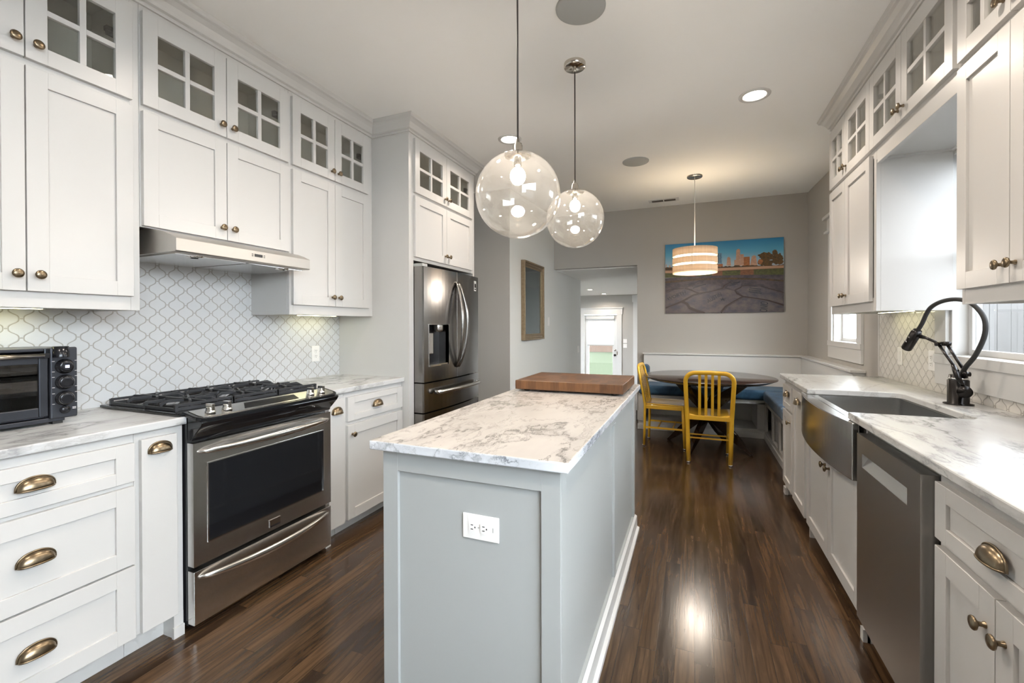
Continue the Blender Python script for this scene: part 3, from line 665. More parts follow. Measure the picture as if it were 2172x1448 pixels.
# ================================================================== TOASTER OVEN
r = thing('toaster_oven', 'dark steel toaster oven with three dials on the left countertop', 'toaster oven', (-2.42, .76, .9145))
tx, ty0, ty1 = -2.275, .545, .995
b = MB(); b.box(-2.555, tx-.021, ty0, ty0+.012, .942, 1.208); b.box(-2.555, tx-.021, .905, ty1, .942, 1.208); b.box(-2.555, tx-.021, ty0+.012, .905, 1.195, 1.208); b.box(-2.555, tx-.021, ty0+.012, .905, .942, .958); b.box(-2.555, -2.545, ty0+.012, .905, .958, 1.195); part('oven_shell', b, 'toaster', r, bevel=.003)
b = MB(); b.box(-2.54, tx-.01, ty0+.01, ty1-.035, .924, .941); part('base_tray', b, 'toaster', r, bevel=.003)
for fy_ in (ty0+.05, ty1-.07):
    b = MB(); b.box(-2.32, -2.29, fy_, fy_+.03, .9145, .925); b.box(-2.53, -2.50, fy_, fy_+.03, .9145, .925); part('foot', b, 'rubber', r)
b = MB(); b.box(tx-.02, tx, .912, ty1, .935, 1.210); cpn = part('control_panel', b, 'toaster', r, bevel=.006, seg=3)
for kz, c_ in ((1.136, 1), (1.075, 0), (1.012, 0)):
    b = MB(); b.lathe([(.029, 0), (.029, .004), (.024, .006), (.023, .018), (.020, .021), (.012, .020), (0, .020)], (tx, .955, kz), 'x', 28); k_ = part('dial', b, 'toasterblack', r)
    if c_: b = MB(); b.box(tx+.020, tx+.0215, .949, .961, kz-.005, kz+.005); part('display', b, 'display', k_)
    else: b = MB(); b.lathe([(.0232, .017), (.0245, .0155), (.0232, .014)], (tx, .955, kz), 'x', 28); part('dial_ring', b, 'steel', k_)
    b = MB()
    for dy_ in (-.037, .031): 
        for dz in (.02, -.02): b.box(tx, tx+.0006, .955+dy_, .955+dy_+.008, kz+dz, kz+dz+.0015)
    part('dial_marks', b, 'plastic', cpn)
b = MB(); b.lathe([(.0, .006), (.015, .006), (.016, 0)], (tx, .955, .967), 'x', 20); part('push_button', b, 'toasterblack', r)
b = MB(); b.box(tx, tx+.0006, .978, .989, .972, .974); b.box(tx, tx+.0006, .978, .989, .967, .969); part('panel_print', b, 'plastic', cpn)
b = MB(); b.lathe([(.026, 0), (.026, .022), (.024, .024), (.024, .042), (.0, .042)], (tx-.004, .945, 1.172), 'z', 28); part('top_cap', b, 'toasterblack', r)
b = MB(); b.box(tx-.02, tx-.002, ty0+.008, .572, .950, 1.185); b.box(tx-.02, tx-.002, .882, .908, .950, 1.185); b.box(tx-.02, tx-.002, .572, .882, 1.150, 1.185); b.box(tx-.02, tx-.002, .572, .882, .950, .985)
td = part('oven_door', b, 'toaster', r, bevel=.003)
b = MB(); b.box(tx-.014, tx-.009, .572, .882, .985, 1.150); part('door_glass', b, 'ovenglass', td)
b = MB(); b.tube([(tx+.028, ty0+.02, 1.182), (tx+.028, .885, 1.182)], .008, n=12); part('handle', b, 'nickel', td)
b = MB(); b.box(tx-.004, tx+.030, .884, .904, 1.172, 1.190); part('handle_bracket', b, 'toasterblack', td, bevel=.003)
b = MB()
for zz in (1.045, 1.115):
    for k in range(7): b.tube([(-2.33-.03*k, ty0+.03, zz), (-2.33-.03*k, .885, zz)], .0018, n=5)
part('wire_rack', b, 'chrome', r)

# ================================================================== ISLAND
ix0, ix1, iy0, iy1 = -.958, -.348, 1.212, 2.905
r = thing('island_cabinet', 'grey-green panelled kitchen island standing on the wood floor', 'kitchen island', (-.65, 2.06, 0))
b = MB(); b.box(ix0+.012, ix1-.012, iy0+.012, iy1-.012, 0, .883); part('island_body', b, 'island', r)
b = MB(); f0, f1 = iy0, iy0+.0125
b.box(ix0, ix0+.058, f0, f1, 0, .883); b.box(ix1-.058, ix1, f0, f1, 0, .883); b.box(ix0+.058, ix1-.058, f0, f1, .815, .883); b.box(ix0+.058, ix1-.058, f0, f1, 0, .09); part('end_panel', b, 'island', r, bevel=.001, seg=1)
b = MB(); s0, s1 = ix1-.0125, ix1
for ya, yb2 in ((iy0+.0126, 1.27), (2.85, iy1)): b.box(s0, s1, ya, yb2, 0, .883)
b.box(s0, s1, 2.13, 2.17, .10, .825)
b.box(s0, s1, 1.27, 2.85, .825, .883); b.box(s0, s1, 1.27, 2.85, 0, .10); part('side_panel', b, 'island', r, bevel=.001, seg=1)
b = MB(); s0, s1 = ix0, ix0+.0125
for ya, yb2 in ((iy0+.0126, 1.27), (2.85, iy1)): b.box(s0, s1, ya, yb2, 0, .883)
b.box(s0, s1, 2.04, 2.10, .10, .825)
b.box(s0, s1, 1.27, 2.85, .825, .883); b.box(s0, s1, 1.27, 2.85, 0, .10); part('side_panel', b, 'island', r, bevel=.001, seg=1)
b = MB(); b.prism([(ix1+.0005, 0), (ix1+.028, 0), (ix1+.028, .018), (ix1+.014, .024), (ix1+.013, .088), (ix1+.0005, .096)], iy0+.05, iy1, 'y'); part('baseboard', b, 'trimw', r)
b = MB(); b.box(-.992, -.318, 1.183, 2.938, .8835, .914, 0)
b.m = [1, 0, 1, 1, 1, 1]; counter('countertop', 'cream marble island countertop with brown-grey veins', b, '', (-.65, 2.06, .8835), ['marbleisl', 'marbledge'])
r = thing('cutting_board', 'thick end-grain wooden cutting board on the far end of the island', 'cutting board', (-.65, 2.63, .9145))
b = MB(); b.box(-.955, -.345, 2.39, 2.865, .926, .976); part('board', b, 'block', r, bevel=.003)
for fx_ in (-.90, -.40):
    for fy_ in (2.44, 2.81): b = MB(); b.lathe([(.0, .9145), (.016, .9145), (.018, .918), (.018, .9262), (0, .9262)], (fx_, fy_, 0), 'z', 16); part('rubber_foot', b, 'rubber', r)

def outlet(label, c, nrm, w=.072, h=.115, horiz=False, cat='outlet', kind='duplex', name='wall_outlet', grp=None):
    """plate on a plane; nrm in '+x','-x','-y'"""
    r = thing(name, label, cat, c, grp)
    def bx(mb, u0, u1, v0, v1, d0, d1):
        cx_, cy_, cz_ = c
        if nrm == '+x': mb.box(cx_+d0, cx_+d1, cy_+u0, cy_+u1, cz_+v0, cz_+v1)
        if nrm == '-x': mb.box(cx_-d1, cx_-d0, cy_-u1, cy_-u0, cz_+v0, cz_+v1)
        if nrm == '-y': mb.box(cx_+u0, cx_+u1, cy_-d1, cy_-d0, cz_+v0, cz_+v1)
    b = MB(); bx(b, -w/2, w/2, -h/2, h/2, 0, .006); part('cover_plate', b, 'plastic', r, bevel=.0025, seg=2)
    if kind == 'duplex':
        for s_ in (-1, 1):
            b = MB(); o_ = .0195*s_
            oo = o_-.006 if horiz else o_
            rp_ = [(.0172*math.cos(2*math.pi*k/28), max(-.0138, min(.0138, .0172*math.sin(2*math.pi*k/28)))) for k in range(28)]
            if nrm == '-y': b.prism([(c[0]+oo+q[1], c[2]+q[0]) for q in rp_] if horiz else [(c[0]+q[0], c[2]+oo+q[1]) for q in rp_], c[1]-.0085, c[1]-.006, 'y')
            else:
                sg = 1 if nrm == '+x' else -1; b.prism([(c[1]+q[0], c[2]+oo+q[1]) for q in rp_], c[0]+sg*.006, c[0]+sg*.0085, 'x')
            f = part('receptacle', b, 'plastic', r)
            b = MB()
            if horiz:
                bx(b, o_-.012, o_-.004, .005, .0075, .0085, .009); bx(b, o_-.012, o_-.004, -.0075, -.005, .0085, .009); bx(b, o_+.0005, o_+.004, -.0025, .0025, .0085, .009)
            else:
                bx(b, .005, .0075, o_-.001, o_+.007, .0085, .009); bx(b, -.0075, -.005, o_-.001, o_+.007, .0085, .009); bx(b, -.0025, .0025, o_-.010, o_-.006, .0085, .009)
            part('slots', b, 'slot', f)
        b = MB(); bx(b, -.0085 if horiz else -.0015, -.0035 if horiz else .0015, -.0015, .0015, .006, .0068); part('screw', b, 'speaker', r)
        if horiz: b = MB(); bx(b, .0405, .0435, -.008, .006, .006, .0064); part('plate_mark', b, 'speaker', r)
    else:
        b = MB(); bx(b, -.016, .016, -.033, .033, .006, .0085); part('rocker', b, 'plastic', r, bevel=.001)
    return r
outlet('white horizontal outlet plate on the near end of the island', (-.602, iy0+.012, .675), '-y', .122, .076, True)
outlet('white outlet plate on the tiled backsplash beside the refrigerator', (XL+.009, 2.487, 1.089), '+x')
outlet('white switch plate on the right backsplash, farther from the sink window', (XR-.009, 3.668, 1.083), '-x', kind='rocker', cat='switch', name='light_switch')
outlet('white outlet plate on the right backsplash next to the window trim', (XR-.009, 3.245, 1.085), '-x')
outlet('white switch plate low on the hallway wall past the framed panel', (-1.90, 7.75, .87), '+x', .11, .115, kind='rocker', cat='switch', name='light_switch')
outlet('white thermostat-like plate on the wall right of the framed panel', (-1.90, 6.02, 1.345), '+x', .075, .12, kind='rocker', cat='thermostat', name='thermostat')
outlet('upper white switch plate right of the far door', (-1.695, DY, .872), '-y', .10, .105, kind='rocker', cat='switch', name='light_switch')
outlet('lower white switch plate right of the far door', (-1.695, DY, .745), '-y', .10, .105, kind='rocker', cat='switch', name='light_switch')

# ================================================================== RIGHT RUN
RF = .650; RD = .630                           # frame, door face
r = base('slim white base cabinet with drawer and door at the dining end of the sink run', -1, XR, RF, 3.622, 3.975)
d = pdoor(r, -1, RD, 3.640, 3.960, .672, .845, name='drawer', rail=.04, st=.05); cup(d, -1, RD, 3.79, .770)
pdoor(r, -1, RD, 3.640, 3.960, .10, .655, 3.675, .595, st=.05)
b = MB(); b.box(RF+.07, RF, 3.93, 3.975, 0, .1); b.box(RF-.012, RF+.01, 3.92, 3.985, 0, .05); part('foot_block', b, 'cab', r)
r = base('narrow white pull-out cabinet with shaker front, left of the sink', -1, XR, RF, 3.202, 3.621)
d = pdoor(r, -1, RD, 3.240, 3.600, .092, .850, name='pull_out_front', st=.055); cup(d, -1, RD, 3.42, .770)
r = thing('sink_base_cabinet', 'white two-door sink base cabinet under the steel apron sink', 'cabinet', (.95, 2.715, 0))
b = MB(); b.box(RF, XR-.002, 2.213, 2.232, .0, .883); b.box(RF, XR-.002, 3.185, 3.201, 0, .883); b.box(RF, XR-.002, 2.232, 3.185, .09, .12); b.box(RF+.07, RF+.09, 2.232, 3.185, 0, .1); b.box(RF, RF+.02, 2.232, 3.185, .6, .64); part('cabinet_body', b, 'cab', r)
b = MB(); b.box(RF-.015, RF+.01, 2.213, 2.245, 0, .05); part('foot_block', b, 'cab', r)
def bowdoor(y0, y1, kn):
    # shaker door whose top edge follows the bowed apron
    d = pdoor(r, -1, RD, y0, y1, .092, .640, kn, .565); return d
bowdoor(2.720, 3.180, 2.755); bowdoor(2.250, 2.714, 2.680)
r = thing('dishwasher', 'stainless dishwasher with pocket handle between sink and near cabinet', 'dishwasher', (.95, 1.93, 0))
b = MB(); b.box(.66, XR-.03, 1.664, 2.208, .02, .868); part('dishwasher_body', b, 'speaker', r)
b = MB(); dx = .612; hz = (.728, .782); hy = (1.745, 2.148)
b.box(dx, .655, 1.658, 2.206, .11, hz[0]); b.box(dx, .655, 1.658, 2.206, hz[1], .852); b.box(dx, .655, 1.658, hy[0], *hz); b.box(dx, .655, hy[1], 2.206, *hz); dd = part('dishwasher_door', b, 'steeldark', r)
b = MB(); b.add([(dx+.001, hy[0], hz[0]), (dx+.001, hy[1], hz[0]), (dx+.030, hy[1], hz[1]), (dx+.030, hy[0], hz[1])], [(0, 1, 2, 3)]); part('pocket_handle', b, 'steel', dd, solid=.001)
b = MB(); b.box(.66, .70, 1.664, 2.208, .02, .10); part('kick_plate', b, 'black', r)
r = base('white base cabinet with drawer over two doors nearest the camera on the right', -1, XR, RF, 1.05, 1.635)
d = pdoor(r, -1, RD, 1.070, 1.620, .690, .848, name='drawer', rail=.045); cup(d, -1, RD, 1.345, .750)
pdoor(r, -1, RD, 1.347, 1.620, .10, .668, 1.380, .588); pdoor(r, -1, RD, 1.070, 1.343, .10, .668, 1.310, .588)
# countertop with sink cut-out
b = MB(); xe, cx1, cy0, cy1 = .613, 1.052, 2.330, 3.085
rc = .05; pts = [(xe, 1.05), (XR-.002, 1.05), (XR-.002, 3.990), (xe, 3.990), (xe, cy1)]
pts += [(cx1-rc+rc*math.sin(a), cy1-rc+rc*math.cos(a)) for a in [math.pi/2*k/6 for k in range(7)]]
pts += [(cx1-rc+rc*math.cos(a), cy0+rc-rc*math.sin(a)) for a in [math.pi/2*k/6 for k in range(7)]]
pts += [(xe, cy0)]
b.prism(pts, .8835, .914, 'z'); counter('countertop', 'long white marble countertop with sink cut-out along the right wall', b, 'marble', (.95, 2.5, .8835), bev=.005)
# sink
r = thing('apron_sink', 'stainless farmhouse sink with a bowed polished apron front', 'sink', (.84, 2.715, .65))
b = MB(); ay0, ay1 = 2.236, 3.182; N = 24
def ax_(y): return .604-.040*(1-((y-2.709)/.473)**2)
top = [(ax_(ay0+(ay1-ay0)*k/N), ay0+(ay1-ay0)*k/N) for k in range(N+1)]
b.prism(top+[(.628, ay1), (.628, ay0)], .645, .8825, 'z', sm=False); part('apron', b, 'sinksteel', r, bevel=.003, seg=2)
b = MB(); bx0, bx1, by0, by1, bz = .662, 1.045, 2.338, 3.072, .665
def rrect(x0, x1, y0, y1, rr, n=6):
    P_ = []
    for cx_, cy_, a0 in ((x1-rr, y1-rr, 0), (x0+rr, y1-rr, 90), (x0+rr, y0+rr, 180), (x1-rr, y0+rr, 270)):
        for k in range(n+1): a = math.radians(a0+90*k/n); P_.append((cx_+rr*math.cos(a), cy_+rr*math.sin(a)))
    return P_
o1 = rrect(.6285, 1.10, 2.24, 3.178, .012); i1 = rrect(bx0, bx1, by0, by1, .022); i2 = rrect(bx0+.004, bx1-.004, by0+.004, by1-.004, .022); i3 = rrect(bx0+.03, bx1-.03, by0+.03, by1-.03, .03); n = len(o1)
rings = [(o1, .8825), (i1, .8825), (i2, bz+.02), (i3, bz)]
vs = [(x, y, z) for P_, z in rings for x, y in P_]; fs = []
for i in range(3):
    for k in range(n): k2 = (k+1) % n; fs.append((i*n+k, i*n+k2, (i+1)*n+k2, (i+1)*n+k))
fs.append(tuple(range(3*n, 4*n))); b.add(vs, fs, 0, False); part('basin', b, 'sinksteel', r)
b = MB(); b.lathe([(.045, bz+.004), (.040, bz+.002), (.02, bz+.001), (0, bz+.001)], (.87, 2.72, 0), 'z', 24); part('drain', b, 'chrome', r)

# faucet
r = thing('kitchen_faucet', 'dark articulating kitchen faucet with looping black hose behind the sink', 'faucet', (1.152, 2.742, .9145))
fx0, fy0_ = 1.152, 2.742
b = MB(); b.lathe([(0, .9145), (.054, .9145), (.054, .9185), (.039, .921), (.039, 1.028), (.0355, 1.030)], (fx0, fy0_, 0), 'z', 32); b.lathe([(.0355, 1.030), (.033, 1.033), (.033, 1.052), (.030, 1.054), (0, 1.054)], (fx0, fy0_, 0), 'z', 32); part('faucet_body', b, 'bronze', r)
b = MB(); b.lathe([(.0345, 1.032), (.036, 1.034), (.036, 1.038), (.0345, 1.040)], (fx0, fy0_, 0), 'z', 32); part('collar_ring', b, 'chrome', r)
b = MB(); b.tube([(fx0, fy0_-.02, .985), (fx0-.004, fy0_-.055, .984), (fx0-.008, fy0_-.070, .983)], [.013, .016, .026], n=20); b.tube([(fx0-.008, fy0_-.070, .983), (fx0-.014, fy0_-.088, .982)], [.027, .027], n=24); part('valve_handle', b, 'bronze', r)
b = MB(); b.tube([(fx0-.012, fy0_-.080, 1.0), (fx0-.028, fy0_-.058, 1.05), (fx0-.038, fy0_-.045, 1.10)], [.006, .011, .009], n=10); part('lever', b, 'bronze', r)
# arm plane: from body towards camera-left image direction (+Y) and room (-X)
def FP(s_, z, off=0): return (fx0-.09*s_/.30+off*.3, fy0_+.30*s_/.30+off, z)
b = MB()
for oa in (0, 1):
    b.tube([FP(-.005-.035*oa, 1.06), FP(.105-.045*oa, 1.192+.004*oa)], .0070, n=8)
b.tube([FP(.045, 1.197), FP(.12, 1.196)], .009, n=10)
b.tube([FP(.105, 1.197), FP(.175, 1.220), FP(.21, 1.228)], [.006, .007, .011], n=10)
for s_, z in ((.06, 1.196), (.105, 1.193), (0, 1.06), (-.04, 1.06)):
    p = FP(s_, z); b.tube([(p[0]-.013, p[1], p[2]), (p[0]+.013, p[1], p[2])], .011, n=12)
part('pivot_arm', b, 'bronze', r)
hx = FP(.245, 1.232)
top_ = Vector(FP(.228, 1.258)); bot_ = Vector(FP(.300, 1.160)); dv = (bot_-top_).normalized()
b = MB(); b.tube([top_, top_+dv*.012, top_+dv*.014, bot_-dv*.004, bot_], [.019, .020, .0235, .024, .0225], n=24); hd = part('spray_head', b, 'bronze', r)
b = MB()
for k in (.045, .075):
    p = top_+dv*k+Vector((-.016, -.006, 0)); b.sphere(p, .0075, 12, 8)
part('spray_button', b, 'chrome', hd)
b = MB(); P0 = top_-dv*.0; pts = []
ctrl = [P0, P0-dv*.045, Vector(FP(.150, 1.375)), Vector(FP(.055, 1.408)), Vector(FP(-.045, 1.395)), Vector(FP(-.115, 1.33)), Vector(FP(-.125, 1.25)), Vector(FP(-.085, 1.155)), Vector(FP(-.035, 1.09)), Vector(FP(-.015, 1.05))]
for i in range(len(ctrl)-1):
    p0, p1, p2, p3 = ctrl[max(0, i-1)], ctrl[i], ctrl[i+1], ctrl[min(len(ctrl)-1, i+2)]
    for k in range(8):
        t1 = k/8; pts.append(.5*((2*p1)+(p2-p0)*t1+(2*p0-5*p1+4*p2-p3)*t1*t1+(3*p1-p0-3*p2+p3)*t1**3))
pts.append(ctrl[-1]); b.tube(pts, .0098, n=14); part('spray_hose', b, 'rubber', r)

# under-cabinet light bars
def ucl(label, x0, x1, y0, y1, z):
    r = thing('under_cabinet_light', label, 'light', ((x0+x1)/2, (y0+y1)/2, z))
    b = MB(); b.box(x0, x1, y0, y1, z-.008, z); part('light_bar', b, 'speaker', r)
    b = MB(); b.box(x0+.004, x1-.004, y0+.01, y1-.01, z-.010, z-.008); part('diffuser', b, 'led', r)
ucl('slim light bar under the wall cabinet above the toaster oven', -2.50, -2.465, .5, .98, 1.3715)
ucl('slim light bar under the cabinet left of the refrigerator surround', -2.50, -2.465, 2.25, 2.6, 1.3715)
ucl('slim light bar under the cabinet left of the sink window', 1.15, 1.18, 3.25, 3.75, 1.3765)

# ================================================================== CEILING FIXTURES
def can(x, y, z, label, pw=1.0, rr=.068):
    r = thing('recessed_light', label, 'ceiling light', (x, y, z))
    b = MB(); b.lathe([(rr+.028, z), (rr+.026, z-.005), (rr+.004, z-.006), (rr, z-.003), (rr, z-.001)], (x, y, 0), 'z', 32); part('trim_ring', b, 'trimw', r)
    b = MB(); b.disc(rr, z-.0025, (x, y, 0), 32, up=False); part('lens', b, 'canlens', r)
    if pw:
        l = bpy.data.lights.new('downlight', 'AREA'); l.shape = 'DISK'; l.size = rr*1.9; l.energy = CAN_W*pw; l.color = CAN_COL; l.spread = math.radians(150)
        lo = bpy.data.objects.new('lamp', l); C.objects.link(lo); lo.parent = r; lo.location = (0, 0, -.012)
can(.368, 3.335, ZC, 'lit recessed ceiling light on the right, above the sink aisle')
can(-1.385, 3.36, ZC, 'lit recessed ceiling light behind the nearer pendant cord')
for x, y in ((-1.2, 1.62), (.37, 1.62), (-1.3, .1), (.37, .1)): can(x, y, ZC, 'recessed ceiling light out of view, %s side, %s' % ('left' if x < 0 else 'right', 'level with the range' if y > 1 else 'behind the camera'))
can(-2.19, 10.07, 2.1, 'small recessed light in the low ceiling past the opening, nearer one', 1.0, .055)
can(-2.155, 11.55, 2.1, 'small recessed light in the low ceiling past the opening, farther one', 1.0, .055)
def spk(x, y, label, rr=.118):
    z = 2.80+(max(0, y-4.3)*.0375); r = thing('ceiling_speaker', label, 'speaker', (x, y, z), 'round ceiling speakers')
    b = MB(); b.lathe([(rr, z), (rr-.001, z-.006), (rr-.008, z-.008), (0, z-.0085)], (x, y, 0), 'z', 48); part('speaker_grille', b, 'speaker', r)
spk(-.50, 2.10, 'large round grey ceiling speaker cut by the top of the photo')
spk(-.500, 4.26, 'small-looking round grey ceiling speaker farther back toward the dining nook')
r = thing('ceiling_vent', 'slim white ceiling vent with dark slots near the back wall', 'vent', (-.355, 5.93, 2.86))
b = MB(); vz = 2.856; b.box(-.535, -.175, 5.865, 5.995, vz-.003, vz+.008); part('vent_frame', b, 'trimw', r, bevel=.002)
for x0, x1 in ((-.495, -.362), (-.348, -.215)):
    b = MB(); b.box(x0, x1, 5.892, 5.968, vz-.004, vz-.002); f = part('vent_opening', b, 'ventdark', r)
    b = MB(); [b.box(x0, x1, 5.90+.014*k, 5.903+.014*k, vz-.007, vz-.004) for k in range(5)]; part('louver', b, 'ventdark', f)

def pendant(x, y, zc, label, rr=.166):
    r = thing('globe_pendant', label, 'pendant light', (x, y, ZC), 'clear glass globe pendants over the island')
    b = MB(); b.lathe([(.062, ZC), (.062, ZC-.022), (.058, ZC-.026), (.0, ZC-.027)], (x, y, 0), 'z', 32); b.lathe([(.008, ZC-.027), (.008, ZC-.045), (.005, ZC-.05), (0, ZC-.05)], (x, y, 0), 'z', 16); part('canopy', b, 'nickel', r)
    zt2 = zc+rr
    b = MB(); b.tube([(x, y, ZC-.045), (x, y, zt2+.035)], .0035, n=8); part('cord', b, 'cord', r)
    b = MB(); b.lathe([(.052, zt2-.014), (.045, zt2-.004), (.02, zt2-.001), (.019, zt2), (.019, zt2+.028), (.016, zt2+.03), (.016, zt2+.036), (.008, zt2+.040), (.006, zt2+.055), (0, zt2+.056)], (x, y, 0), 'z', 32)
    b.lathe([(.016, zt2-.004), (.016, zt2-.052), (0, zt2-.053)], (x, y, 0), 'z', 24); part('socket', b, 'nickel', r)
    b = MB(); b.sphere((x, y, zc+.075), .030, 24, 14, sz=1.15); part('bulb', b, 'bulb', r)
    b = MB(); b.sphere((x, y, zc), rr, 64, 40, hi=72); b.sphere((x, y, zc), rr-.003, 64, 40, hi=72); part('glass_globe', b, 'globe', r)
pendant(-.64, 1.635, 1.800, 'nearer clear glass globe pendant hanging above the island')
pendant(-.638, 2.535, 1.905, 'farther clear glass globe pendant with its metal canopy in view')

# drum pendant
r = thing('drum_pendant', 'lit striped fabric drum pendant above the round dining table', 'pendant light', (.005, 5.0, 2.83))
px_, py_, pz0, pz1, pr_ = .005, 4.98, 1.818, 2.075, .216
zc2 = 2.80+(py_-4.3)*.0375
b = MB(); b.lathe([(.075, zc2+.004), (.075, zc2-.016), (.070, zc2-.02), (0, zc2-.021)], (px_, py_, 0), 'z', 32); part('canopy', b, 'nickel', r)
b = MB(); b.tube([(px_, py_, zc2-.02), (px_, py_, pz1-.02)], .004, n=8); part('stem', b, 'whitecord', r)
for za, zb2 in ((1.998, 2.075), (1.916, 1.977), (1.832, 1.895)):
    b = MB(); b.lathe([(pr_, za), (pr_, zb2), (pr_-.003, zb2), (pr_-.003, za), (pr_, za)], (px_, py_, 0), 'z', 48); part('fabric_band', b, 'drumfab', r)
b = MB(); b.lathe([(pr_-.028, pz0+.012), (pr_-.028, pz1-.01)], (px_, py_, 0), 'z', 48); b.disc(pr_-.028, pz0+.012, (px_, py_, 0), 48, up=False); part('inner_diffuser', b, 'drumglow', r)
b = MB(); b.lathe([(pr_-.003, 1.832), (pr_-.001, 1.822), (pr_-.028, 1.824), (pr_-.028, 1.83)], (px_, py_, 0), 'z', 48); b.lathe([(pr_-.028, pz1-.01), (pr_-.003, pz1-.004)], (px_, py_, 0), 'z', 48); part('shade_ring', b, 'drumfab', r)
b = MB()
for k in range(3):
    a = k*2.094+.4; b.bar((px_+(pr_-.006)*math.cos(a), py_+(pr_-.006)*math.sin(a), 1.835), (px_+(pr_-.006)*math.cos(a), py_+(pr_-.006)*math.sin(a), 2.07), .006, .003)
part('shade_post', b, 'trimw', r)
l = bpy.data.lights.new('drum', 'POINT'); l.energy = 13; l.color = (1, .90, .80); l.shadow_soft_size = .1
lo = bpy.data.objects.new('lamp', l); C.objects.link(lo); lo.parent = r; lo.location = (0, -.02, 1.80-2.83-.03)

# ================================================================== FRAMED PANEL on hall wall
r = thing('framed_panel', 'gilt-framed dark panel hanging on the wall past the refrigerator', 'picture', (-1.9, 5.31, 1.59))
b = MB(); a0, a1, c0, c1 = 4.945, 5.685, 1.112, 2.068; fw = .075
def fr_strip(mb, inset0, inset1, x0, x1):
    mb.box(x0, x1, a0+inset0, a0+inset1, c0+inset0, c1-inset0); mb.box(x0, x1, a1-inset1, a1-inset0, c0+inset0, c1-inset0)
    mb.box(x0, x1, a0+inset1, a1-inset1, c0+inset0, c0+inset1); mb.box(x0, x1, a0+inset1, a1-inset1, c1-inset1, c1-inset0)
fr_strip(b, 0, .022, -1.8985, -1.848); fr_strip(b, .022, .05, -1.8985, -1.862); fr_strip(b, .05, .075, -1.8985, -1.872); part('frame', b, 'gilt', r, bevel=.003)
b = MB(); b.box(-1.8985, -1.880, a0+fw, a1-fw, c0+fw, c1-fw); part('dark_glass', b, 'mirrordark', r)

# ================================================================== PAINTING
PX0, PX1, PZ0, PZ1, PY = -.356, 1.006, 1.448, 2.355, 6.272
r = thing('canvas_picture', 'wide colour picture of a city skyline over stone paving above the bench', 'picture', (.325, YB, PZ0))
b = MB(); b.box(PX0, PX1, PY+.0005, YB-.001, PZ0, PZ1); part('canvas', b, 'shade_screen', r)
def A(px, py):
    s_ = (px-165)/1880; tp = 215-125*s_; bt = 1310-30*s_
    return (PX0+s_*(PX1-PX0), PZ1-(py-tp)/(bt-tp)*(PZ1-PZ0))
def cm(name, a, b_=None, sc=20):
    m = mat(name, a, .45); t = NT(m)
    if b_: t.l(t.mix(t.ramp(t.noise(t.co((1, 1, 1.6)), sc, 5, .6), [(.35, g(0)), (.65, g(1))]), a, b_), t.b.inputs['Base Color'])
m = mat('psky', (.1, .4, .7), .45); t = NT(m); tc = t.n('TexCoord'); s3 = t.n('SeparateXYZ'); t.l(tc.outputs['Object'], s3.inputs[0])
t.l(t.ramp(t.math('DIVIDE', s3.outputs[2], PZ1-PZ0), [(.55, (.55, .40, .36)), (.68, (.36, .50, .58)), (.84, (.09, .36, .55)), (1, (.015, .20, .42))]), t.b.inputs['Base Color'])
cm('pstone', (.030, .022, .032), (.085, .062, .065), 14); cm('pstonelight', (.12, .095, .085), (.05, .043, .062), 10); cm('pcrack', (.028, .011, .009)); cm('pveg', (.10, .045, .012), (.025, .02, .008), 50)
cm('ptree', (.045, .035, .012), (.16, .075, .018), 40); cm('pbuild', (.55, .33, .22), (.42, .24, .16), 30); cm('pblue', (.10, .25, .42), (.2, .4, .55), 40); cm('porange', (.42, .15, .045), (.28, .10, .035), 30)
cm('prail', (.45, .26, .16)); cm('ppier', (.22, .085, .03), (.13, .05, .02), 40); cm('pgrass', (.09, .10, .02), (.05, .05, .015), 30); cm('pdark', (.010, .011, .022))
MN = ['psky', 'pstone', 'pstonelight', 'pcrack', 'pveg', 'ptree', 'pbuild', 'pblue', 'porange', 'prail', 'ppier', 'pgrass', 'pdark']
pic = MB(); lay = [0]
def poly(pts, mname):
    lay[0] += 1; y = PY-.00014*lay[0]; q = [A(*p) for p in pts]
    n = len(q); ar = sum(q[i][0]*q[(i+1) % n][1]-q[(i+1) % n][0]*q[i][1] for i in range(n))
    idx = tuple(range(n)) if ar > 0 else tuple(range(n))[::-1]
    pic.add([(x, y, z) for x, z in q], [idx], MN.index(mname))
def ribbon(pts, ws, mname='pcrack'):
    lay[0] += 1; y = PY-.00014*lay[0]; P_ = [Vector(p) for p in pts]; L_ = []; R_ = []
    if not isinstance(ws, (list, tuple)): ws = [ws]*len(P_)
    for i in range(len(P_)):
        d_ = (P_[min(i+1, len(P_)-1)]-P_[max(i-1, 0)]).normalized(); nn = Vector((-d_.y, d_.x))*ws[i]/2; L_.append(P_[i]+nn); R_.append(P_[i]-nn)
    for i in range(len(P_)-1):
        q = [A(*L_[i]), A(*L_[i+1]), A(*R_[i+1]), A(*R_[i])]; pic.add([(x, y, z) for x, z in q], [(0, 1, 2, 3)], MN.index(mname))
poly([(165, 215), (2045, 90), (2045, 640), (165, 640)], 'psky')
def rp(x0, x1, yt, yb_, mn): poly([(x0, yb_), (x0, yt), (x1, yt-4), (x1, yb_)], mn)
rp(1000, 1035, 350, 545, 'pbuild'); rp(1035, 1108, 345, 545, 'pblue'); rp(1050, 1062, 350, 500, 'pdark'); rp(1085, 1092, 350, 500, 'pdark')
poly([(1178, 545), (1190, 420), (1215, 400), (1240, 425), (1250, 545)], 'pbuild'); poly([(1325, 545), (1332, 300), (1352, 280), (1372, 275), (1392, 290), (1395, 545)], 'pbuild')
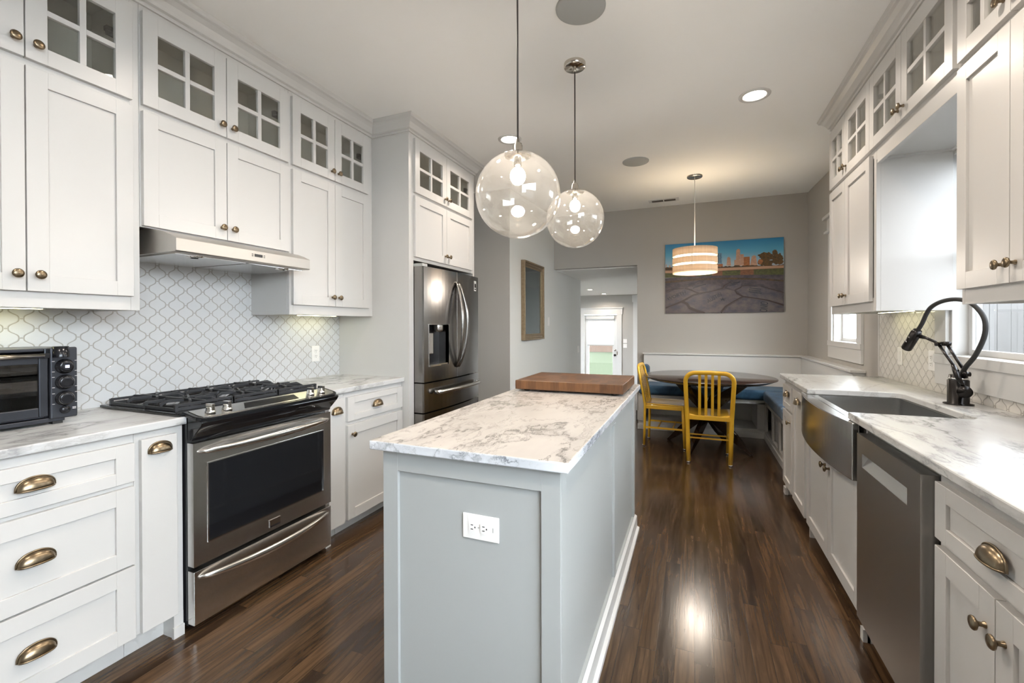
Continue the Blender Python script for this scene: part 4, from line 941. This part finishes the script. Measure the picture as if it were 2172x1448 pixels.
rp(1395, 1448, 365, 545, 'pbuild'); rp(1448, 1540, 405, 545, 'porange'); poly([(1545, 545), (1570, 400), (1600, 378), (1632, 390), (1655, 545)], 'pbuild'); rp(1300, 1330, 455, 545, 'pbuild')
rp(175, 190, 530, 620, 'pbuild'); rp(230, 255, 545, 620, 'pbuild')
rp(980, 1120, 520, 560, 'porange')
rnd = random.Random(3)
poly([(165, 660), (165, 580)]+[(165+x, 580-50*(x/1880)+rnd.uniform(-14, 10)) for x in range(40, 1860, 30)]+[(2045, 520), (2045, 640)], 'pveg')
def blob(cx_, cy_, rx_, ry_, mn, n=30): poly([(cx_+rx_*math.cos(2*math.pi*k/n)*rnd.uniform(.75, 1.12), cy_+ry_*math.sin(2*math.pi*k/n)*rnd.uniform(.75, 1.12)) for k in range(n)], mn)
blob(1790, 400, 125, 70, 'ptree'); blob(1915, 340, 45, 50, 'ptree'); blob(1960, 440, 85, 95, 'ptree'); blob(1780, 500, 130, 55, 'ptree'); blob(1700, 480, 40, 40, 'porange')
poly([(165, 640), (1000, 640), (2045, 590), (2045, 690), (1000, 710), (165, 745)], 'pgrass')
for x0, x1, yt, yb_ in ((950, 1115, 620, 715), (1395, 1600, 605, 700), (520, 690, 640, 720)): rp(x0, x1, yt, yb_, 'ppier')
ribbon([(165, 648), (600, 645), (1000, 610), (1500, 585), (2045, 562)], 42, 'prail')
poly([(165, 748), (800, 712), (1500, 690), (2045, 690), (2050, 1280), (168, 1312)], 'pstone')
poly([(165, 800), (700, 750), (1200, 735), (1700, 745), (2045, 775), (2045, 800), (1700, 770), (1200, 765), (700, 780), (165, 830)], 'pveg')
poly([(170, 1000), (330, 930), (480, 920), (640, 960), (700, 990), (480, 1100), (170, 1210)], 'pstonelight')
poly([(500, 1120), (640, 1040), (900, 970), (1180, 920), (1300, 950), (1340, 1010), (1420, 1040), (1250, 1130), (1120, 1230), (1060, 1300), (840, 1300), (660, 1260), (590, 1200)], 'pstonelight')
poly([(540, 900), (720, 850), (900, 840), (1100, 870), (1080, 910), (900, 960), (740, 985)], 'pstonelight')
poly([(1180, 890), (1300, 820), (1420, 810), (1400, 870), (1300, 930)], 'pstonelight'); poly([(1340, 940), (1450, 880), (1700, 880), (2000, 990), (2045, 1160), (1800, 1090), (1440, 1030)], 'pstonelight')
poly([(170, 1240), (430, 1150), (520, 1170), (540, 1250), (620, 1300), (170, 1310)], 'pstonelight'); poly([(1450, 1060), (1800, 1110), (2045, 1190), (2045, 1280), (1130, 1298), (1200, 1200)], 'pstonelight')
ribbon([(170, 1225), (450, 1120), (640, 1015), (740, 985)], [14, 26, 16, 12]); ribbon([(450, 1120), (540, 1160), (580, 1225), (700, 1270), (830, 1296)], [34, 44, 46, 40, 20])
ribbon([(500, 910), (610, 935), (660, 965), (740, 985), (900, 965), (1050, 925), (1120, 905), (1135, 870), (1180, 840), (1260, 800)], [6, 16, 14, 12, 8, 10, 12, 22, 12, 6])
ribbon([(1090, 1298), (1160, 1200), (1300, 1110), (1440, 1035)], [30, 22, 16, 18]); ribbon([(1310, 935), (1340, 985), (1430, 1035), (1600, 1060), (1830, 1100), (2045, 1175)], [12, 22, 18, 14, 18, 24])
ribbon([(1310, 935), (1390, 900), (1420, 870), (1580, 850)], [10, 14, 10, 4]); ribbon([(170, 960), (230, 935), (480, 915)], 8); ribbon([(1700, 870), (1900, 930), (2045, 975)], [6, 12, 12]); ribbon([(500, 910), (560, 880), (800, 800), (830, 765)], 5)
for i in range(3): ribbon([(620+30*i, 880+0*i), (850-20*i, 850-14*i)][::1], 6, 'pdark') if i == 0 else None
for (x, y, L_, a) in ((1230, 865, 120, -14), (1260, 840, 130, -14), (1290, 820, 110, -10), (1540, 900, 170, 8), (1530, 930, 170, 8), (1525, 960, 180, 8), (560, 860, 200, -20), (640, 905, 200, -18)):
    for k in range(0, L_, 22): q = math.radians(a); ribbon([(x+k*math.cos(q), y+k*math.sin(q)), (x+(k+14)*math.cos(q), y+(k+14)*math.sin(q))], 16, 'pdark')
st = []
for k in range(10):
    rr_ = 60 if k % 2 == 0 else 23; a = math.radians(-90+36*k); st.append((1118+rr_*math.cos(a), 1085+rr_*.55*math.sin(a)))
poly(st, 'pdark')
def text(txt, cx_, cy_, size, ang, squash=1.0, shear=0, sx_=1.0):
    cu = bpy.data.curves.new('t', 'FONT'); cu.body = txt; cu.size = size; cu.align_x = 'CENTER'; cu.align_y = 'CENTER'; cu.offset = .0
    ob = bpy.data.objects.new('t', cu); C.objects.link(ob); dg = bpy.context.evaluated_depsgraph_get(); me = ob.evaluated_get(dg).to_mesh()
    lay[0] += 1; y = PY-.00014*lay[0]; ca_, sa_ = math.cos(math.radians(ang)), math.sin(math.radians(ang)); vs = []
    for v_ in me.vertices:
        x_, z_ = v_.co.x*sx_+shear*v_.co.y, v_.co.y*squash; px2, py2 = cx_+x_*ca_-z_*sa_, cy_-(x_*sa_+z_*ca_); q = A(px2, py2); vs.append((q[0], y, q[1]))
    pic.add(vs, [tuple(p.vertices) for p in me.polygons], MN.index('pdark'))
    ob.evaluated_get(dg).to_mesh_clear(); bpy.data.objects.remove(ob)
text('AUSTIN', 985, 1060, 88, 29, 1.0, 0, .85); text('WORTH', 360, 1030, 90, 20, .8); text('ONIO', 1758, 1202, 165, 84, 1.0, 0, .38)
part('printed_picture', pic, MN, r)

# ================================================================== BANQUETTE
r = thing('banquette_bench', 'built-in white L-shaped bench with open cubbies around the dining nook', 'bench', (.3, 6.0, 0))
by, bxs = 5.765, .742
b = MB()
b.box(-.648, XR-.002, by, YB-.002, .405, .43); b.box(-.648, -.57, by, by+.02, .09, .405); b.box(.665, bxs, by, by+.02, .09, .405); b.box(.03, .10, by, by+.02, .09, .405)
b.box(-.57, bxs, by, by+.02, .385, .405); b.box(-.648, bxs, by, by+.02, 0, .10); b.box(-.648, -.63, by+.02, YB-.002, 0, .405); b.box(-.63, 1.2, by+.02, YB-.002, .08, .10); b.box(-.63, 1.2, YB-.05, YB-.03, .1, .405); b.box(.665, .68, by+.02, YB-.05, .1, .405)
b.box(bxs, XR-.002, 4.345, by, .405, .43); b.box(bxs, bxs+.02, 4.345, by, 0, .10); b.box(bxs, bxs+.02, 4.345, by, .385, .405)
for ya, yb2 in ((4.345, 4.42), (4.86, 4.93), (5.25, 5.32), (5.69, by)): b.box(bxs, bxs+.02, ya, yb2, .1, .385)
b.box(bxs+.02, 1.2, 4.345, 4.365, 0, .405); b.box(bxs+.02, 1.2, 4.365, by, .08, .10); b.box(1.18, 1.2, 4.365, by, .1, .405)
for yy_ in (4.89, 5.28): b.box(bxs+.02, 1.18, yy_, yy_+.018, .1, .405)
part('bench_base', b, 'cab', r, bevel=.001, seg=1)
b = MB(); b.box(-.655, bxs-.01, by-.012, by, 0, .065); b.box(bxs-.012, bxs, 4.345, by-.012, 0, .065); part('base_trim', b, 'trimw', r, bevel=.002)
b = MB(); b.box(-.625, 1.2, 6.215, YB-.002, .43, .905); b.box(-.640, 1.2, 6.195, YB-.002, .905, .925); b.box(1.175, XR-.002, 4.345, 6.215, .43, .905); b.box(1.155, XR-.002, 4.33, 6.195, .905, .925); part('back_panel', b, 'trimw', r, bevel=.002)
b = MB(); b.box(-.640, 1.172, 5.735, 6.19, .4305, .548); single('bench_cushion', b, 'velvet', 'long blue velvet cushion on the back bench behind the table', 'cushion', (.2, 5.95, .4305), 'blue bench cushions', bevel=.035, seg=5)
b = MB(); b.box(.715, 1.150, 4.36, 5.715, .4305, .552); single('bench_cushion', b, 'velvet', 'blue velvet cushion on the side bench beside the right counter', 'cushion', (.95, 5.0, .4305), 'blue bench cushions', bevel=.035, seg=5)
b = MB(); b.box(-.70+.06, -.54, 5.95, 6.18, .556, .78); single('throw_pillow', b, 'velvet', 'small dark blue pillow at the left end of the bench, behind a yellow chair', 'pillow', (-.6, 6.05, .556), bevel=.05, seg=5)

# ================================================================== TABLE
TX, TY, TR = .128, 5.13, .645
r = thing('dining_table', 'round dark walnut dining table with crossed splayed legs', 'table', (TX, TY, 0))
b = MB(); b.lathe([(0, .715), (TR-.07, .715), (TR-.015, .738), (TR, .744), (TR, .749), (TR-.004, .752), (0, .752)], (TX, TY, 0), 'z', 96); part('tabletop', b, 'walnut', r)
for k, a in enumerate((155, 245, 335, 65)):
    b = MB(); ar = math.radians(a); fx_, fy_ = math.cos(ar), math.sin(ar); nx, ny = -fy_, fx_
    o1_ = .018 if k % 2 else -.018
    P0 = Vector((TX+.44*fx_, TY+.44*fy_, .0)); P1 = Vector((TX-.36*fx_+nx*.02, TY-.36*fy_+ny*.02, .716))
    w_ = [.030, .085, .115, .115, .105]; pts_ = [P0.lerp(P1, s_) for s_ in (0, .22, .5, .75, 1)]
    vs = []
    for p, w in zip(pts_, w_):
        dirv = Vector((-fx_*.80, -fy_*.80, .716)).normalized(); upv = Vector((0, 0, 1))-dirv*dirv.z; upv.normalize(); sd_ = Vector((nx, ny, 0))*.021
        for (u_, v2) in ((-1, -1), (1, -1), (1, 1), (-1, 1)): q = p+sd_*u_+upv*(w/2)*v2; vs.append((q.x, q.y, min(.7145, max(0, q.z))))
    fs = [(0, 3, 2, 1), (16, 17, 18, 19)]
    for i in range(4):
        for j in range(4): j2 = (j+1) % 4; fs.append((i*4+j, i*4+j2, (i+1)*4+j2, (i+1)*4+j))
    b.add(vs, fs); part('leg', b, 'walnut', r, bevel=.003)

# ================================================================== CHAIRS (faces local +Y)
def chair(label, loc, rz):
    r = thing('dining_chair', label, 'chair', (0, 0, 0), 'yellow metal slat-back chairs')
    # arch back and rear legs: one bent frame
    def side(x): return [(x*.178, -.200, .012), (x*.183, -.192, .22), (x*.190, -.188, .44), (x*.196, -.205, .56), (x*.202, -.232, .70), (x*.204, -.243, .765)]
    L_ = side(-1); cr_ = .085; arc = []
    for k in range(1, 8): a = math.pi-math.pi/2*k/8; arc.append((-.204+cr_+cr_*math.cos(a), -.243-.02*math.sin(math.pi/2*k/8), .765+cr_*math.sin(a)))
    arc2 = [(-p[0], p[1], p[2]) for p in arc[::-1]]
    pts = L_+arc+[(-.119, -.264, .85), (0, -.266, .855), (.119, -.264, .85)]+arc2+[(-p[0], p[1], p[2]) for p in L_[::-1]]
    b = MB(); b.tube(pts, .0205, .0135, 8, up=(0, 1, 0)); part('back_frame', b, 'yellow', r, bevel=0)
    for x in (-.082, -.0275, .0275, .082):
        b = MB(); b.tube([(x, -.183, .450), (x, -.203, .56), (x, -.230, .70), (x, -.262, .842)], .017, .005, 4, up=(0, 1, 0)); part('back_slat', b, 'yellow', r)
    # seat
    b = MB(); n = 12; vs = []
    for z_off in (0, -.012):
        for i in range(n+1):
            for j in range(n+1):
                u_, v_ = -1+2*i/n, -1+2*j/n; x = u_*(.193+.012*(v_+1)/2); y = .012+v_*.205
                f_ = 1-.05*u_*u_*(1 if v_ > 0 else 0); y *= f_
                z = .452+.010*abs(u_)**2.2-.014*(1-u_*u_)*(1-max(0, v_)**2)-.006*max(0, v_)**3+.006*math.exp(-(u_/.15)**2)*max(0, v_)
                vs.append((x, y, z+z_off))
    fs = []; m1 = (n+1)**2
    for i in range(n):
        for j in range(n):
            a = i*(n+1)+j; fs.append((a, a+n+1, a+n+2, a+1)); fs.append((m1+a, m1+a+1, m1+a+n+2, m1+a+n+1))
    for k in range(n):
        for (a, c_) in ((k, k+1), ((n)*(n+1)+k+1, (n)*(n+1)+k), ((k+1)*(n+1), k*(n+1)), (k*(n+1)+n, (k+1)*(n+1)+n)): fs.append((a, c_, m1+c_, m1+a))
    b.add(vs, fs, 0, True); part('seat', b, 'yellow', r)
    b = MB()
    for p, q in (((-.19, -.188), (.19, -.188)), ((-.195, .200), (.195, .200)), ((-.19, -.188), (-.195, .200)), ((.19, -.188), (.195, .200))): b.bar((*p, .425), (*q, .425), .018, .042)
    part('seat_frame', b, 'yellow', r, bevel=.003)
    for x in (-1, 1):
        b = MB(); b.tube([(x*.190, .192, .44), (x*.186, .200, .22), (x*.180, .208, .012)], [.021, .018, .016], [.019, .016, .014], 8); part('leg', b, 'yellow', r)
    for x in (-1, 1):
        b = MB(); b.bar((x*.184, -.19, .205), (x*.184, .20, .205), .012, .018); part('stretcher', b, 'yellow', r)
    for y in (-.06, .09):
        b = MB(); b.bar((-.184, y, .205), (.184, y, .205), .012, .012); part('stretcher', b, 'yellow', r)
    for x in (-.178, .178):
        for y in (-.200, .208): b = MB(); b.lathe([(0, 0), (.015, 0), (.017, .004), (.017, .012), (.014, .014), (0, .014)], (x, y, 0), 'z', 16); part('glide', b, 'chrome', r)
    r.location = loc; r.rotation_euler = (0, 0, rz); return r
chair('yellow metal slat-back chair seen from behind, in front of the round table', (.128, 4.715, 0), 0)
chair('yellow metal slat-back chair seen side-on at the left of the table', (-.290, 5.13, 0), -math.pi/2-.05)
